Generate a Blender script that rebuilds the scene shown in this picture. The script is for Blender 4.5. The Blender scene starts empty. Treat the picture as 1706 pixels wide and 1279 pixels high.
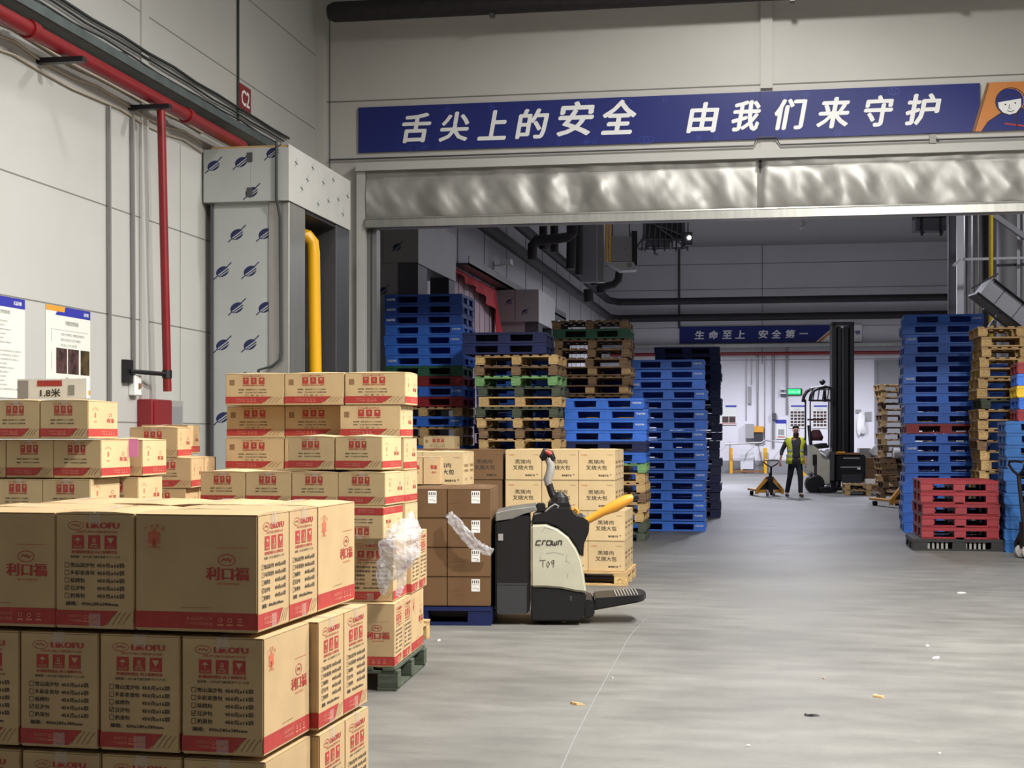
import bpy, bmesh, math, random
from mathutils import Vector, Matrix, Euler, noise
R = math.radians
C = bpy.context.scene.collection
S = bpy.context.scene
random.seed(7)

# ------------------------------------------------------------------ camera
EYE = 1.55                    # camera height
FPX = 2450.0                  # focal length for a 1706 px wide frame
YAW = R(9.9)                  # camera looks 9.9 degrees left of the aisle
cam_d = bpy.data.cameras.new('camera'); cam = bpy.data.objects.new('camera', cam_d); C.objects.link(cam)
cam_d.sensor_width = 36.0; cam_d.lens = FPX / 1706 * 36.0
cam_d.shift_y = 84.5 / 1706
cam_d.clip_start = 0.05; cam_d.clip_end = 300
cam.location = (0, 0, EYE); cam.rotation_euler = (R(90), 0, YAW)
S.camera = cam
S.view_settings.view_transform = 'Standard'; S.view_settings.look = 'None'
S.view_settings.gamma = 1.0; S.view_settings.exposure = 0.0
S.view_settings.use_curve_mapping = False
S.cycles.use_denoising = True
S.cycles.max_bounces = 7; S.cycles.diffuse_bounces = 4; S.cycles.glossy_bounces = 3
S.cycles.transparent_max_bounces = 8; S.cycles.caustics_reflective = False; S.cycles.caustics_refractive = False
S.cycles.sample_clamp_indirect = 4.0

# ------------------------------------------------------------------ world
w = bpy.data.worlds.new('world'); S.world = w; w.use_nodes = True
w.node_tree.nodes['Background'].inputs[0].default_value = (0.92, 0.94, 1.0, 1)
w.node_tree.nodes['Background'].inputs[1].default_value = 0.045

# ------------------------------------------------------------------ lamps (high bay lamps under the ceiling, and added fill lights)
def spot(name, loc, power, col, size=170, radius=0.22, blend=0.6, aim=None):
    d = bpy.data.lights.new(name, 'SPOT'); o = bpy.data.objects.new(name, d); C.objects.link(o)
    d.energy = power; d.color = col; d.spot_size = R(size); d.spot_blend = blend; d.shadow_soft_size = radius
    o.location = loc
    if aim:
        v = Vector(aim) - Vector(loc); o.rotation_euler = v.to_track_quat('-Z', 'Y').to_euler()
    return o
def area(name, loc, sx, sy, power, col, rot=(0, 0, 0)):
    d = bpy.data.lights.new(name, 'AREA'); o = bpy.data.objects.new(name, d); C.objects.link(o)
    d.shape = 'RECTANGLE'; d.size = sx; d.size_y = sy; d.energy = power; d.color = col
    o.location = loc; o.rotation_euler = rot
    return o
WARM = (1.0, 0.965, 0.90); COOL = (0.86, 0.87, 1.0)
spot('high_bay_lamp_near', (3.0, 6.7, 7.4), 4500, WARM)
spot('high_bay_lamp_mid', (2.0, 10.8, 7.6), 3000, WARM)
spot('high_bay_lamp_header', (0.0, 15.5, 8.4), 900, WARM)
spot('rear_right_fill', (7.2, 26.0, 8.6), 700, COOL, radius=0.3)  # added fill to brighten the columns and ducts at right
spot('high_bay_lamp_left', (-3.6, 9.0, 8.3), 420, WARM, radius=0.3)
spot('high_bay_lamp_aisle', (6.0, 4.0, 7.4), 450, WARM, radius=0.3)
spot('high_bay_lamp_far_a', (0.5, 34.5, 7.0), 1350, COOL, radius=0.3)
spot('high_bay_lamp_far_b', (0.5, 44.0, 7.4), 1700, COOL, radius=0.3)
spot('high_bay_lamp_far_c', (-1.5, 54.0, 6.0), 2300, COOL, radius=0.3, size=165)
spot('high_bay_lamp_far_d', (4.5, 54.0, 6.0), 1900, COOL, radius=0.3, size=165)
area('ceiling_fill_front', (1.0, 8.0, 8.8), 13, 20, 140, (1.0, 0.98, 0.93))  # added ambient fill under the front ceiling
area('ceiling_fill_back', (0.5, 45.0, 8.9), 12, 24, 170, (0.86, 0.86, 1.0))  # added ambient fill under the rear hall ceiling

# ------------------------------------------------------------------ survey helpers
CT, ST = math.cos(YAW), math.sin(YAW)
def W(px, d):                 # a sight line (column px) walked d metres into the hall -> floor position
    xc = (px - 853.0) / FPX * d
    return (xc * CT - d * ST, xc * ST + d * CT)
def Z(py, d): return EYE + (724.0 - py) * d / FPX
def XonY(px, Y):              # where column px meets the plane Y = const
    t = (px - 853.0) / FPX
    d = Y / (t * ST + CT)
    return W(px, d)[0], d
def YonX(px, X):
    t = (px - 853.0) / FPX
    d = X / (t * CT - ST)
    return W(px, d)[1], d

# ------------------------------------------------------------------ materials
def mat(name, col, rough=0.6, metal=0.0, var=0.0, nscale=6.0, bump=0.0, bscale=40.0, stretch=(1, 1, 1), col2=None,
        rnd=0.0, spec=0.5, emit=None, estr=1.0, alpha=1.0, detail=4.0, clear=0.0, coords='Object'):
    m = bpy.data.materials.new(name); m.use_nodes = True
    nt = m.node_tree; b = nt.nodes['Principled BSDF']
    b.inputs['Base Color'].default_value = (*col, 1); b.inputs['Roughness'].default_value = rough
    b.inputs['Metallic'].default_value = metal; b.inputs['Specular IOR Level'].default_value = spec
    b.inputs['Coat Weight'].default_value = clear
    if emit: b.inputs['Emission Color'].default_value = (*emit, 1); b.inputs['Emission Strength'].default_value = estr
    b.inputs['Alpha'].default_value = alpha
    m.diffuse_color = (*col, 1)
    src = None
    if var > 0 or col2 or bump > 0:
        tc = nt.nodes.new('ShaderNodeTexCoord'); mp = nt.nodes.new('ShaderNodeMapping')
        mp.inputs['Scale'].default_value = stretch
        nt.links.new(tc.outputs[coords], mp.inputs['Vector'])
    if var > 0 or col2:
        n = nt.nodes.new('ShaderNodeTexNoise'); n.inputs['Scale'].default_value = nscale; n.inputs['Detail'].default_value = detail
        nt.links.new(mp.outputs[0], n.inputs['Vector'])
        r = nt.nodes.new('ShaderNodeValToRGB')
        c2 = col2 or tuple(max(0, c * (1 - var)) for c in col)
        c1 = col if col2 else tuple(min(1, c * (1 + var)) for c in col)
        r.color_ramp.elements[0].position = 0.33; r.color_ramp.elements[1].position = 0.67
        r.color_ramp.elements[0].color = (*c2, 1); r.color_ramp.elements[1].color = (*c1, 1)
        nt.links.new(n.outputs['Fac'], r.inputs[0]); src = r.outputs[0]
    if rnd > 0:
        oi = nt.nodes.new('ShaderNodeObjectInfo'); hs = nt.nodes.new('ShaderNodeHueSaturation')
        mr = nt.nodes.new('ShaderNodeMapRange'); mr.inputs['To Min'].default_value = 1 - rnd; mr.inputs['To Max'].default_value = 1 + rnd
        nt.links.new(oi.outputs['Random'], mr.inputs['Value']); nt.links.new(mr.outputs[0], hs.inputs['Value'])
        if src: nt.links.new(src, hs.inputs['Color'])
        else: hs.inputs['Color'].default_value = (*col, 1)
        src = hs.outputs[0]
    if src: nt.links.new(src, b.inputs['Base Color'])
    if bump > 0:
        n2 = nt.nodes.new('ShaderNodeTexNoise'); n2.inputs['Scale'].default_value = bscale; n2.inputs['Detail'].default_value = 3
        nt.links.new(mp.outputs[0], n2.inputs['Vector'])
        bp = nt.nodes.new('ShaderNodeBump'); bp.inputs['Strength'].default_value = bump; bp.inputs['Distance'].default_value = 0.02
        nt.links.new(n2.outputs['Fac'], bp.inputs['Height']); nt.links.new(bp.outputs[0], b.inputs['Normal'])
    return m

M = {}
M['kraft'] = mat('kraft_board', (0.50, 0.355, 0.195), 0.75, var=0.07, nscale=5, rnd=0.07, bump=0.08, bscale=8, spec=0.25)
M['kraft_dark'] = mat('brown_board', (0.15, 0.084, 0.041), 0.7, var=0.07, nscale=5, rnd=0.08, bump=0.08, bscale=8, spec=0.25)
M['kraft_pale'] = mat('pale_board', (0.56, 0.42, 0.235), 0.75, var=0.06, nscale=5, rnd=0.05, bump=0.08, bscale=8, spec=0.25)
M['seam'] = mat('board_edge', (0.12, 0.07, 0.035), 0.9)
M['ink_red'] = mat('red_ink', (0.40, 0.040, 0.034), 0.65, var=0.12, nscale=40)
M['ink_red_soft'] = mat('worn_red_ink', (0.53, 0.14, 0.07), 0.7)
M['ink_black'] = mat('black_ink', (0.035, 0.028, 0.022), 0.7)
M['ink_brown'] = mat('brown_ink', (0.22, 0.11, 0.05), 0.7)
M['ink_band'] = mat('pale_red_print', (0.66, 0.24, 0.16), 0.7)
M['tape'] = mat('clear_tape', (0.72, 0.66, 0.60), 0.25, spec=0.8, alpha=0.30)
M['tape_white'] = mat('white_tape', (0.78, 0.74, 0.72), 0.3, spec=0.6, alpha=0.85)
M['paper'] = mat('white_paper', (0.8, 0.8, 0.78), 0.6)
M['blue'] = mat('blue_plastic', (0.036, 0.155, 0.64), 0.42, var=0.12, nscale=9, rnd=0.14, bump=0.1, bscale=30)
M['blue_shaded'] = mat('shaded_blue_plastic', (0.018, 0.06, 0.30), 0.45, var=0.12, nscale=9, rnd=0.12)  # blue plastic with the curtain's shadow put into the colour
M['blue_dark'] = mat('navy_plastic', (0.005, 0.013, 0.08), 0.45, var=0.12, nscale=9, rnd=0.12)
M['blue_light'] = mat('light_blue_plastic', (0.016, 0.10, 0.32), 0.42, var=0.12, nscale=9, rnd=0.1)
M['red_pl'] = mat('red_plastic', (0.24, 0.015, 0.024), 0.45, var=0.15, nscale=9, rnd=0.12)
M['green_pl'] = mat('green_plastic', (0.015, 0.10, 0.055), 0.5, var=0.15, nscale=9, rnd=0.12)
M['yellow_pl'] = mat('yellow_plastic', (0.75, 0.5, 0.02), 0.45, var=0.1, nscale=9)
M['black_pl'] = mat('black_plastic', (0.018, 0.018, 0.02), 0.45, var=0.15, nscale=9)
M['mark'] = mat('white_mark', (0.75, 0.8, 0.88), 0.5)
M['wood'] = mat('pine_wood', (0.58, 0.40, 0.19), 0.75, col2=(0.40, 0.25, 0.11), nscale=3, stretch=(2, 14, 14), rnd=0.12, bump=0.15, bscale=20)
M['wood_dark'] = mat('aged_wood', (0.27, 0.17, 0.09), 0.8, col2=(0.15, 0.09, 0.05), nscale=3, stretch=(2, 14, 14), rnd=0.2, bump=0.15, bscale=20)
M['wood_green'] = mat('light_green_wood', (0.23, 0.42, 0.17), 0.75, col2=(0.13, 0.28, 0.11), nscale=3, stretch=(2, 14, 14), rnd=0.08)
M['wood_teal'] = mat('grey_green_wood', (0.085, 0.10, 0.07), 0.8, col2=(0.045, 0.058, 0.04), nscale=3, stretch=(2, 14, 14), rnd=0.1)
M['wood_block'] = mat('pressed_wood_block', (0.62, 0.44, 0.20), 0.8, col2=(0.42, 0.27, 0.11), nscale=30, rnd=0.12)
M['wall'] = mat('white_wall_panel', (0.45, 0.45, 0.435), 0.42, var=0.035, nscale=0.9, bump=0.04, bscale=1.5, spec=0.35)
M['wall_up'] = mat('grey_wall_panel', (0.50, 0.49, 0.465), 0.45, var=0.05, nscale=0.7, spec=0.35)
M['wall_back'] = mat('far_wall_panel', (0.66, 0.65, 0.68), 0.5, var=0.04, nscale=0.6)
M['wall_back_shaded'] = mat('far_wall_panel_shaded', (0.36, 0.355, 0.38), 0.5, var=0.05, nscale=0.6)  # unused darker copy of the far wall, upper shade in its colour
M['joint'] = mat('panel_joint', (0.17, 0.17, 0.165), 0.7)
M['ceil'] = mat('ceiling_panel', (0.30, 0.30, 0.30), 0.7)
M['skirt'] = mat('grey_skirting', (0.22, 0.22, 0.23), 0.7)
M['pipe_red'] = mat('red_pipe_paint', (0.20, 0.010, 0.014), 0.35, var=0.08, nscale=4)
M['pipe_yellow'] = mat('yellow_pipe_paint', (0.80, 0.42, 0.01), 0.35)
M['pipe_dark'] = mat('dark_pipe_insulation', (0.022, 0.018, 0.022), 0.65, var=0.2, nscale=10)
M['tray'] = mat('galvanised_tray', (0.10, 0.125, 0.125), 0.45, metal=0.4, var=0.15, nscale=5)
M['steel'] = mat('brushed_steel', (0.42, 0.42, 0.40), 0.38, metal=0.8, var=0.08, nscale=3, stretch=(8, 8, 0.4))
M['steel_dark'] = mat('dark_steel', (0.10, 0.10, 0.11), 0.4, metal=0.6)
M['steel_duct'] = mat('shiny_duct', (0.48, 0.47, 0.46), 0.25, metal=0.9, var=0.2, nscale=2, stretch=(5, 5, 0.3))
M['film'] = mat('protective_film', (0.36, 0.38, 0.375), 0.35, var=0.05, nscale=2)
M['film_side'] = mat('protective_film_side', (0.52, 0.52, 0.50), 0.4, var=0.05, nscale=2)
M['film_mark'] = mat('navy_film_mark', (0.009, 0.013, 0.07), 0.5)
M['cable_dark'] = mat('dark_cable', (0.025, 0.03, 0.03), 0.6)
M['cable_pale'] = mat('cream_cable', (0.48, 0.42, 0.33), 0.6)
M['conduit'] = mat('metal_conduit', (0.33, 0.32, 0.32), 0.35, metal=0.7)
M['banner'] = mat('blue_banner', (0.010, 0.018, 0.155), 0.4, spec=0.4)
M['banner_soft'] = mat('banner_faint_print', (0.025, 0.05, 0.28), 0.4)
M['banner_orange'] = mat('banner_orange', (0.55, 0.20, 0.045), 0.45)
M['white'] = mat('white_lettering', (0.78, 0.79, 0.80), 0.5)
M['curtain'] = None
M['dark'] = mat('black_paint', (0.008, 0.0075, 0.009), 0.4, var=0.1, nscale=8)
M['dark_matte'] = mat('dark_matte', (0.03, 0.03, 0.035), 0.7)
M['cream'] = mat('cream_paint', (0.46, 0.45, 0.35), 0.35, var=0.06, nscale=5)
M['yellow'] = mat('yellow_orange_paint', (0.66, 0.30, 0.03), 0.4, var=0.05, nscale=8)
M['rubber'] = mat('black_rubber', (0.02, 0.02, 0.02), 0.8)
M['grey_pl'] = mat('grey_plastic', (0.30, 0.29, 0.28), 0.5)
M['skin'] = mat('skin', (0.50, 0.27, 0.17), 0.5)
M['shirt'] = mat('dark_grey_shirt', (0.045, 0.05, 0.058), 0.85)
M['trouser'] = mat('black_trousers', (0.014, 0.015, 0.022), 0.85)
M['vest'] = mat('high_visibility_yellow', (0.74, 0.80, 0.05), 0.6)
M['reflect'] = mat('silver_reflective_tape', (0.5, 0.55, 0.5), 0.4)
M['hair'] = mat('black_hair', (0.01, 0.008, 0.008), 0.7)
M['mask'] = mat('dark_red_scarf', (0.06, 0.012, 0.016), 0.8)
M['plastic_film'] = mat('stretch_film', (0.66, 0.66, 0.70), 0.15, spec=0.9, alpha=0.30, bump=0.9, bscale=30)
M['green_lamp'] = mat('green_exit_panel', (0.0, 0.4, 0.1), 0.4, emit=(0.0, 1.0, 0.18), estr=1.3)
M['lamp'] = mat('lamp_glass', (1, 1, 1), 0.3, emit=(1, 0.97, 0.95), estr=18)
M['poster'] = mat('poster_paper', (0.70, 0.71, 0.66), 0.35)
M['poster_blue'] = mat('poster_blue', (0.03, 0.035, 0.33), 0.4)
M['poster_orange'] = mat('poster_orange', (0.65, 0.30, 0.04), 0.4)
M['photo'] = mat('dark_photo_print', (0.10, 0.05, 0.045), 0.4, col2=(0.02, 0.012, 0.012), nscale=14)
M['photo2'] = mat('olive_photo_print', (0.09, 0.06, 0.02), 0.4, col2=(0.03, 0.02, 0.01), nscale=14)
M['text_grey'] = mat('grey_print', (0.28, 0.29, 0.27), 0.6)
M['red_cloth'] = mat('red_cloth', (0.50, 0.03, 0.04), 0.7)
M['strip'] = mat('pinkish_wall_sheet', (0.50, 0.36, 0.40), 0.5, var=0.1, nscale=2)
M['foam'] = mat('white_foam', (0.7, 0.7, 0.68), 0.8)
M['yellow_bar'] = mat('yellow_bar_paint', (0.72, 0.36, 0.02), 0.5)
M['pink'] = mat('pink_sticker', (0.72, 0.25, 0.55), 0.5)
M['barrier_sheet'] = mat('frosted_sheet', (0.6, 0.6, 0.62), 0.4)

def curtain_mat():
    m = mat('silver_curtain_fabric', (0.37, 0.365, 0.35), 0.48, metal=0.6, var=0.12, nscale=2.2, bump=0.25, bscale=5, stretch=(1, 1, 0.5))
    return m
M['curtain'] = curtain_mat()

def floor_mat():
    m = bpy.data.materials.new('polished_concrete'); m.use_nodes = True
    nt = m.node_tree; b = nt.nodes['Principled BSDF']; L = nt.links
    tc = nt.nodes.new('ShaderNodeTexCoord')
    def nz(scale, st, det=5, rot=0.0):
        mp = nt.nodes.new('ShaderNodeMapping'); mp.inputs['Scale'].default_value = st; mp.inputs['Rotation'].default_value = (0, 0, rot)
        L.new(tc.outputs['Object'], mp.inputs[0]); n = nt.nodes.new('ShaderNodeTexNoise')
        n.inputs['Scale'].default_value = scale; n.inputs['Detail'].default_value = det; L.new(mp.outputs[0], n.inputs['Vector']); return n.outputs['Fac']
    a = nz(0.5, (1, 1, 1)); c = nz(2.0, (1.0, 2.2, 1), 6, 0.15); d = nz(22, (1, 1.5, 1), 3)
    def ramp(fac, p0, c0, p1, c1):
        r = nt.nodes.new('ShaderNodeValToRGB'); r.color_ramp.elements[0].position = p0; r.color_ramp.elements[1].position = p1
        r.color_ramp.elements[0].color = (*c0, 1); r.color_ramp.elements[1].color = (*c1, 1); L.new(fac, r.inputs[0]); return r.outputs[0]
    base = ramp(a, 0.35, (0.140, 0.138, 0.131), 0.65, (0.195, 0.192, 0.182))
    str_ = ramp(c, 0.3, (0.80, 0.80, 0.80), 0.7, (1.12, 1.12, 1.11))
    fine = ramp(d, 0.3, (0.93, 0.93, 0.93), 0.7, (1.05, 1.05, 1.05))
    def mul(x, y):
        mx = nt.nodes.new('ShaderNodeMix'); mx.data_type = 'RGBA'; mx.blend_type = 'MULTIPLY'; mx.inputs[0].default_value = 1
        L.new(x, mx.inputs[6]); L.new(y, mx.inputs[7]); return mx.outputs[2]
    L.new(mul(mul(base, str_), fine), b.inputs['Base Color'])
    rr = nt.nodes.new('ShaderNodeMapRange'); rr.inputs['To Min'].default_value = 0.42; rr.inputs['To Max'].default_value = 0.62
    L.new(c, rr.inputs['Value']); L.new(rr.outputs[0], b.inputs['Roughness'])
    b.inputs['Specular IOR Level'].default_value = 0.45
    bp = nt.nodes.new('ShaderNodeBump'); bp.inputs['Strength'].default_value = 0.05; bp.inputs['Distance'].default_value = 0.01
    L.new(d, bp.inputs['Height']); L.new(bp.outputs[0], b.inputs['Normal'])
    return m
M['floor'] = floor_mat()

# ------------------------------------------------------------------ mesh builder
_txt = {}
def text_mesh(s, bold=0.0, res=2):
    k = (s, bold, res)
    if k not in _txt:
        c = bpy.data.curves.new('lettering', 'FONT'); c.body = s; c.offset = bold; c.resolution_u = res
        o = bpy.data.objects.new('lettering', c); C.objects.link(o)
        dg = bpy.context.evaluated_depsgraph_get()
        me = bpy.data.meshes.new_from_object(o.evaluated_get(dg))
        vs = [v.co.copy() for v in me.vertices]; fs = [tuple(p.vertices) for p in me.polygons]
        bpy.data.objects.remove(o); bpy.data.curves.remove(c); bpy.data.meshes.remove(me)
        x0 = min(v.x for v in vs); x1 = max(v.x for v in vs); y0 = min(v.y for v in vs); y1 = max(v.y for v in vs)
        _txt[k] = ([((v.x - x0) / (x1 - x0), (v.y - y0) / (y1 - y0)) for v in vs], fs)
    return _txt[k]

class MB:
    def __init__(s): s.v = []; s.f = []; s.mi = []; s.mats = []; s.nb = None
    def m(s, k):
        if k not in s.mats: s.mats.append(k)
        return s.mats.index(k)
    def add(s, vs, fs, k, T=None):
        o = len(s.v); i = s.m(k)
        for p in vs:
            p = Vector(p); s.v.append(T @ p if T else p)
        for f in fs: s.f.append(tuple(o + j for j in f)); s.mi.append(i)
    def box(s, x0, x1, y0, y1, z0, z1, k, T=None):
        s.add([(x0, y0, z0), (x1, y0, z0), (x1, y1, z0), (x0, y1, z0), (x0, y0, z1), (x1, y0, z1), (x1, y1, z1), (x0, y1, z1)],
              [(0, 3, 2, 1), (4, 5, 6, 7), (0, 1, 5, 4), (1, 2, 6, 5), (2, 3, 7, 6), (3, 0, 4, 7)], k, T); return s
    def bar(s, a, b, wx, wz, k):     # a square bar from a to b
        a = Vector(a); b = Vector(b); d = b - a; L = d.length
        T = Matrix.Translation(a) @ d.to_track_quat('Z', 'Y').to_matrix().to_4x4()
        s.box(-wx / 2, wx / 2, -wz / 2, wz / 2, 0, L, k, T); return s
    def tube(s, pts, r, k, n=10, cap=True):
        pts = [Vector(p) for p in pts]; N = len(pts); rs = r if isinstance(r, (list, tuple)) else [r] * N
        dirs = []
        for i in range(N):
            d = (pts[min(i + 1, N - 1)] - pts[max(i - 1, 0)]); dirs.append(d.normalized())
        up = Vector((0, 0, 1)) if abs(dirs[0].z) < 0.9 else Vector((1, 0, 0))
        vs = []
        for i in range(N):
            d = dirs[i]; a = up - d * up.dot(d)
            if a.length < 1e-4: a = Vector((0, 1, 0)) - d * d.y
            a.normalize(); up = a; b = d.cross(a)
            for j in range(n):
                t = 2 * math.pi * j / n; vs.append(pts[i] + (a * math.cos(t) + b * math.sin(t)) * rs[i])
        fs = [(i * n + j, i * n + (j + 1) % n, (i + 1) * n + (j + 1) % n, (i + 1) * n + j) for i in range(N - 1) for j in range(n)]
        if cap: fs += [tuple(reversed(range(n))), tuple((N - 1) * n + j for j in range(n))]
        s.add(vs, fs, k); return s
    def prism(s, poly, y0, y1, k, T=None):   # poly of (x, z), extruded along y
        n = len(poly)
        vs = [(x, y0, z) for x, z in poly] + [(x, y1, z) for x, z in poly]
        fs = [tuple(range(n)), tuple(reversed(range(n, 2 * n)))] + [(i, i + n, (i + 1) % n + n, (i + 1) % n) for i in range(n)]
        s.add(vs, fs, k, T); return s
    def quad(s, pts, k): s.add(pts, [tuple(range(len(pts)))], k); return s
    def lathe(s, prof, k, n=16, T=None):
        vs = [(r * math.cos(2 * math.pi * j / n), r * math.sin(2 * math.pi * j / n), z) for r, z in prof for j in range(n)]
        fs = [(i * n + j, i * n + (j + 1) % n, (i + 1) * n + (j + 1) % n, (i + 1) * n + j) for i in range(len(prof) - 1) for j in range(n)]
        fs += [tuple(reversed(range(n))), tuple((len(prof) - 1) * n + j for j in range(n))]
        s.add(vs, fs, k, T); return s
    def bevel(s, wd, seg=1):
        bm = s._bm(); bmesh.ops.recalc_face_normals(bm, faces=bm.faces)
        ed = [e for e in bm.edges if len(e.link_faces) == 2 and e.calc_face_angle(0) > 0.5]
        bmesh.ops.bevel(bm, geom=ed, offset=wd, segments=seg, affect='EDGES', clamp_overlap=True)
        bm.verts.index_update(); s.v = [v.co.copy() for v in bm.verts]; s.f = [tuple(v.index for v in f.verts) for f in bm.faces]
        s.mi = [f.material_index for f in bm.faces]; bm.free(); return s
    def _bm(s):
        bm = bmesh.new(); vv = [bm.verts.new(v) for v in s.v]
        for f, i in zip(s.f, s.mi):
            try: q = bm.faces.new([vv[j] for j in f]); q.material_index = i
            except ValueError: pass
        return bm
    def mesh(s, name, smooth=False, recalc=True):
        bm = s._bm()
        if recalc: bmesh.ops.recalc_face_normals(bm, faces=bm.faces)
        me = bpy.data.meshes.new(name); bm.to_mesh(me); bm.free()
        for k in s.mats: me.materials.append(M[k])
        if smooth:
            me.shade_smooth(); me.set_sharp_from_angle(angle=R(38))
        return me
    def build(s, name, parent=None, loc=(0, 0, 0), rz=0.0, smooth=False):
        return mk(name, s.mesh(name, smooth), parent, loc, rz)
    # prints on a face: P = (origin, u axis, v axis, normal); sizes in metres from the lower left corner
    def rect(s, P, u0, v0, u1, v1, k, lift=0.0008):
        o, u, v, n = P; s.quad([o + u * a + v * b + n * lift for a, b in ((u0, v0), (u1, v0), (u1, v1), (u0, v1))], k)
    def poly(s, P, pts, k, lift=0.0008):
        o, u, v, n = P; s.quad([o + u * a + v * b + n * lift for a, b in pts], k)
    def line(s, P, pts, wd, k, lift=0.0012):
        o, u, v, n = P
        for (a, b), (c, d) in zip(pts[:-1], pts[1:]):
            L = math.hypot(c - a, d - b) or 1; px, py = -(d - b) / L * wd / 2, (c - a) / L * wd / 2
            s.quad([o + u * x + v * y + n * lift for x, y in ((a + px, b + py), (a - px, b - py), (c - px, d - py), (c + px, d + py))], k)
    def oval(s, P, cu, cv, ru, rv, k, wd=None, n=20, lift=0.0008):
        pts = [(cu + ru * math.cos(2 * math.pi * i / n), cv + rv * math.sin(2 * math.pi * i / n)) for i in range(n + 1)]
        if wd: s.line(P, pts, wd, k, lift)
        else: s.poly(P, pts[:-1], k, lift)
    def text(s, P, t, u0, v0, u1, v1, k, bold=0.0, shear=0.0, lift=0.001, res=2):
        vs, fs = text_mesh(t, 0.0, res); o, u, v, n = P
        if bold > .005:       # heavier strokes: the same outline set again a little aside
            e = bold * (v1 - v0) * 1.5; h = e * .8
            for i, (a, b) in enumerate(((-e, 0), (e, 0), (0, h), (0, -h), (-e * .7, -h * .7), (e * .7, h * .7)) if (v1 - v0) > .045 else ((-e, 0), (e, 0))):
                s.text(P, t, u0 + a, v0 + b, u1 + a, v1 + b, k, 0.0, shear, lift + .00005 * (i + 1), res)
        s.add([o + u * (u0 + (u1 - u0) * a + shear * (v1 - v0) * (b - 0.5)) + v * (v0 + (v1 - v0) * b) + n * lift for a, b in vs], fs, k)
def face(o, u, n, v=(0, 0, 1)): return (Vector(o), Vector(u), Vector(v), Vector(n))

# ------------------------------------------------------------------ objects, parts, tags
def mk(name, me, parent=None, loc=(0, 0, 0), rz=0.0):
    o = bpy.data.objects.new(name, me); C.objects.link(o); o.parent = parent
    o.location = loc; o.rotation_euler = (0, 0, rz) if not isinstance(rz, tuple) else rz
    return o
def tag(o, label, cat, group=None, kind=None):
    o['label'] = label; o['category'] = cat
    if group: o['group'] = group
    if kind: o['kind'] = kind
    return o
def thing(name, label, cat, loc=(0, 0, 0), rz=0.0, group=None):
    return tag(mk(name, None, None, loc, rz), label, cat, group)
def struct(mb, name, **k):
    o = mb.build(name, **k); o['kind'] = 'structure'; return o
def dup(root, loc, rz, label=None, group=None, cat=None):
    def rec(o, p):
        c = o.copy(); C.objects.link(c); c.parent = p
        for ch in kids.get(o.name, []): rec(ch, c)
        return c
    kids = {}
    stack = [root]
    while stack:
        q = stack.pop(); kids[q.name] = list(q.children); stack += kids[q.name]
    c = rec(root, None); c.location = loc; c.rotation_euler = (0, 0, rz)
    if label: c['label'] = label
    if group: c['group'] = group
    if cat: c['category'] = cat
    return c
PROTO = []
def proto(o):                      # the first of a kind; it is taken away at the end, its copies stay
    PROTO.append(o); return o
def drop_protos():
    for r in PROTO:
        for o in [*r.children_recursive, r]: bpy.data.objects.remove(o)
ORD = ['top', 'second', 'third', 'fourth', 'fifth', 'sixth', 'seventh', 'eighth', 'ninth', 'tenth', 'eleventh', 'twelfth', 'thirteenth',
       'fourteenth', 'fifteenth', 'sixteenth', 'seventeenth', 'eighteenth', 'nineteenth', 'twentieth', 'twenty-first', 'twenty-second',
       'twenty-third', 'twenty-fourth', 'twenty-fifth', 'twenty-sixth']

# ================================================================== SETTING
YW = 19.47; XL = -6.1; XB = -6.7; YB = 60.35; HC = 9.2; XR = 9.5
f = MB(); f.box(-9, XR, -8, 62, -0.2, 0, 'floor')
seam = [(*W(px, EYE * FPX / (py - 724)), 0.0008) for px, py in ((1085, 1020), (1050, 1058), (1018, 1115), (985, 1175), (958, 1228), (930, 1290))]
for a, b in zip(seam[:-1], seam[1:]): f.quad([(a[0] - .003, a[1], a[2]), (a[0] + .003, a[1], a[2]), (b[0] + .003, b[1], b[2]), (b[0] - .003, b[1], b[2])], 'skirt')
struct(f, 'floor')
f = MB(); f.box(-9, XR, -3, 62, HC, HC + 0.2, 'ceil'); struct(f, 'ceiling')

def wall_lines_x(mb, X, y0, y1, zs, side=1, k='joint'):       # horizontal panel joints on a wall that runs along y
    for z in zs: mb.box(X - 0.002, X + 0.002 * side, y0, y1, z - 0.006, z + 0.006, k)
f = MB(); f.box(XL - 0.25, XL, -3, YW, 0, HC, 'wall')
wall_lines_x(f, XL, -3, YW, [0.66, 1.67, 2.68, 3.69, 5.72, 6.73, 7.74])
for px in (232, 246, 300):
    y, d = YonX(px, XL); f.box(XL - 0.002, XL + 0.002, y - 0.006, y + 0.006, 0, 4.6, 'joint')
struct(f, 'wall_left')
f = MB()                                                        # cladding strip on the left wall behind the pipes
y0, _ = YonX(233, XL); y1, _ = YonX(245, XL); f.box(XL, XL + 0.02, y0, y1, 0, HC, 'wall'); struct(f, 'trim_1')

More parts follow.
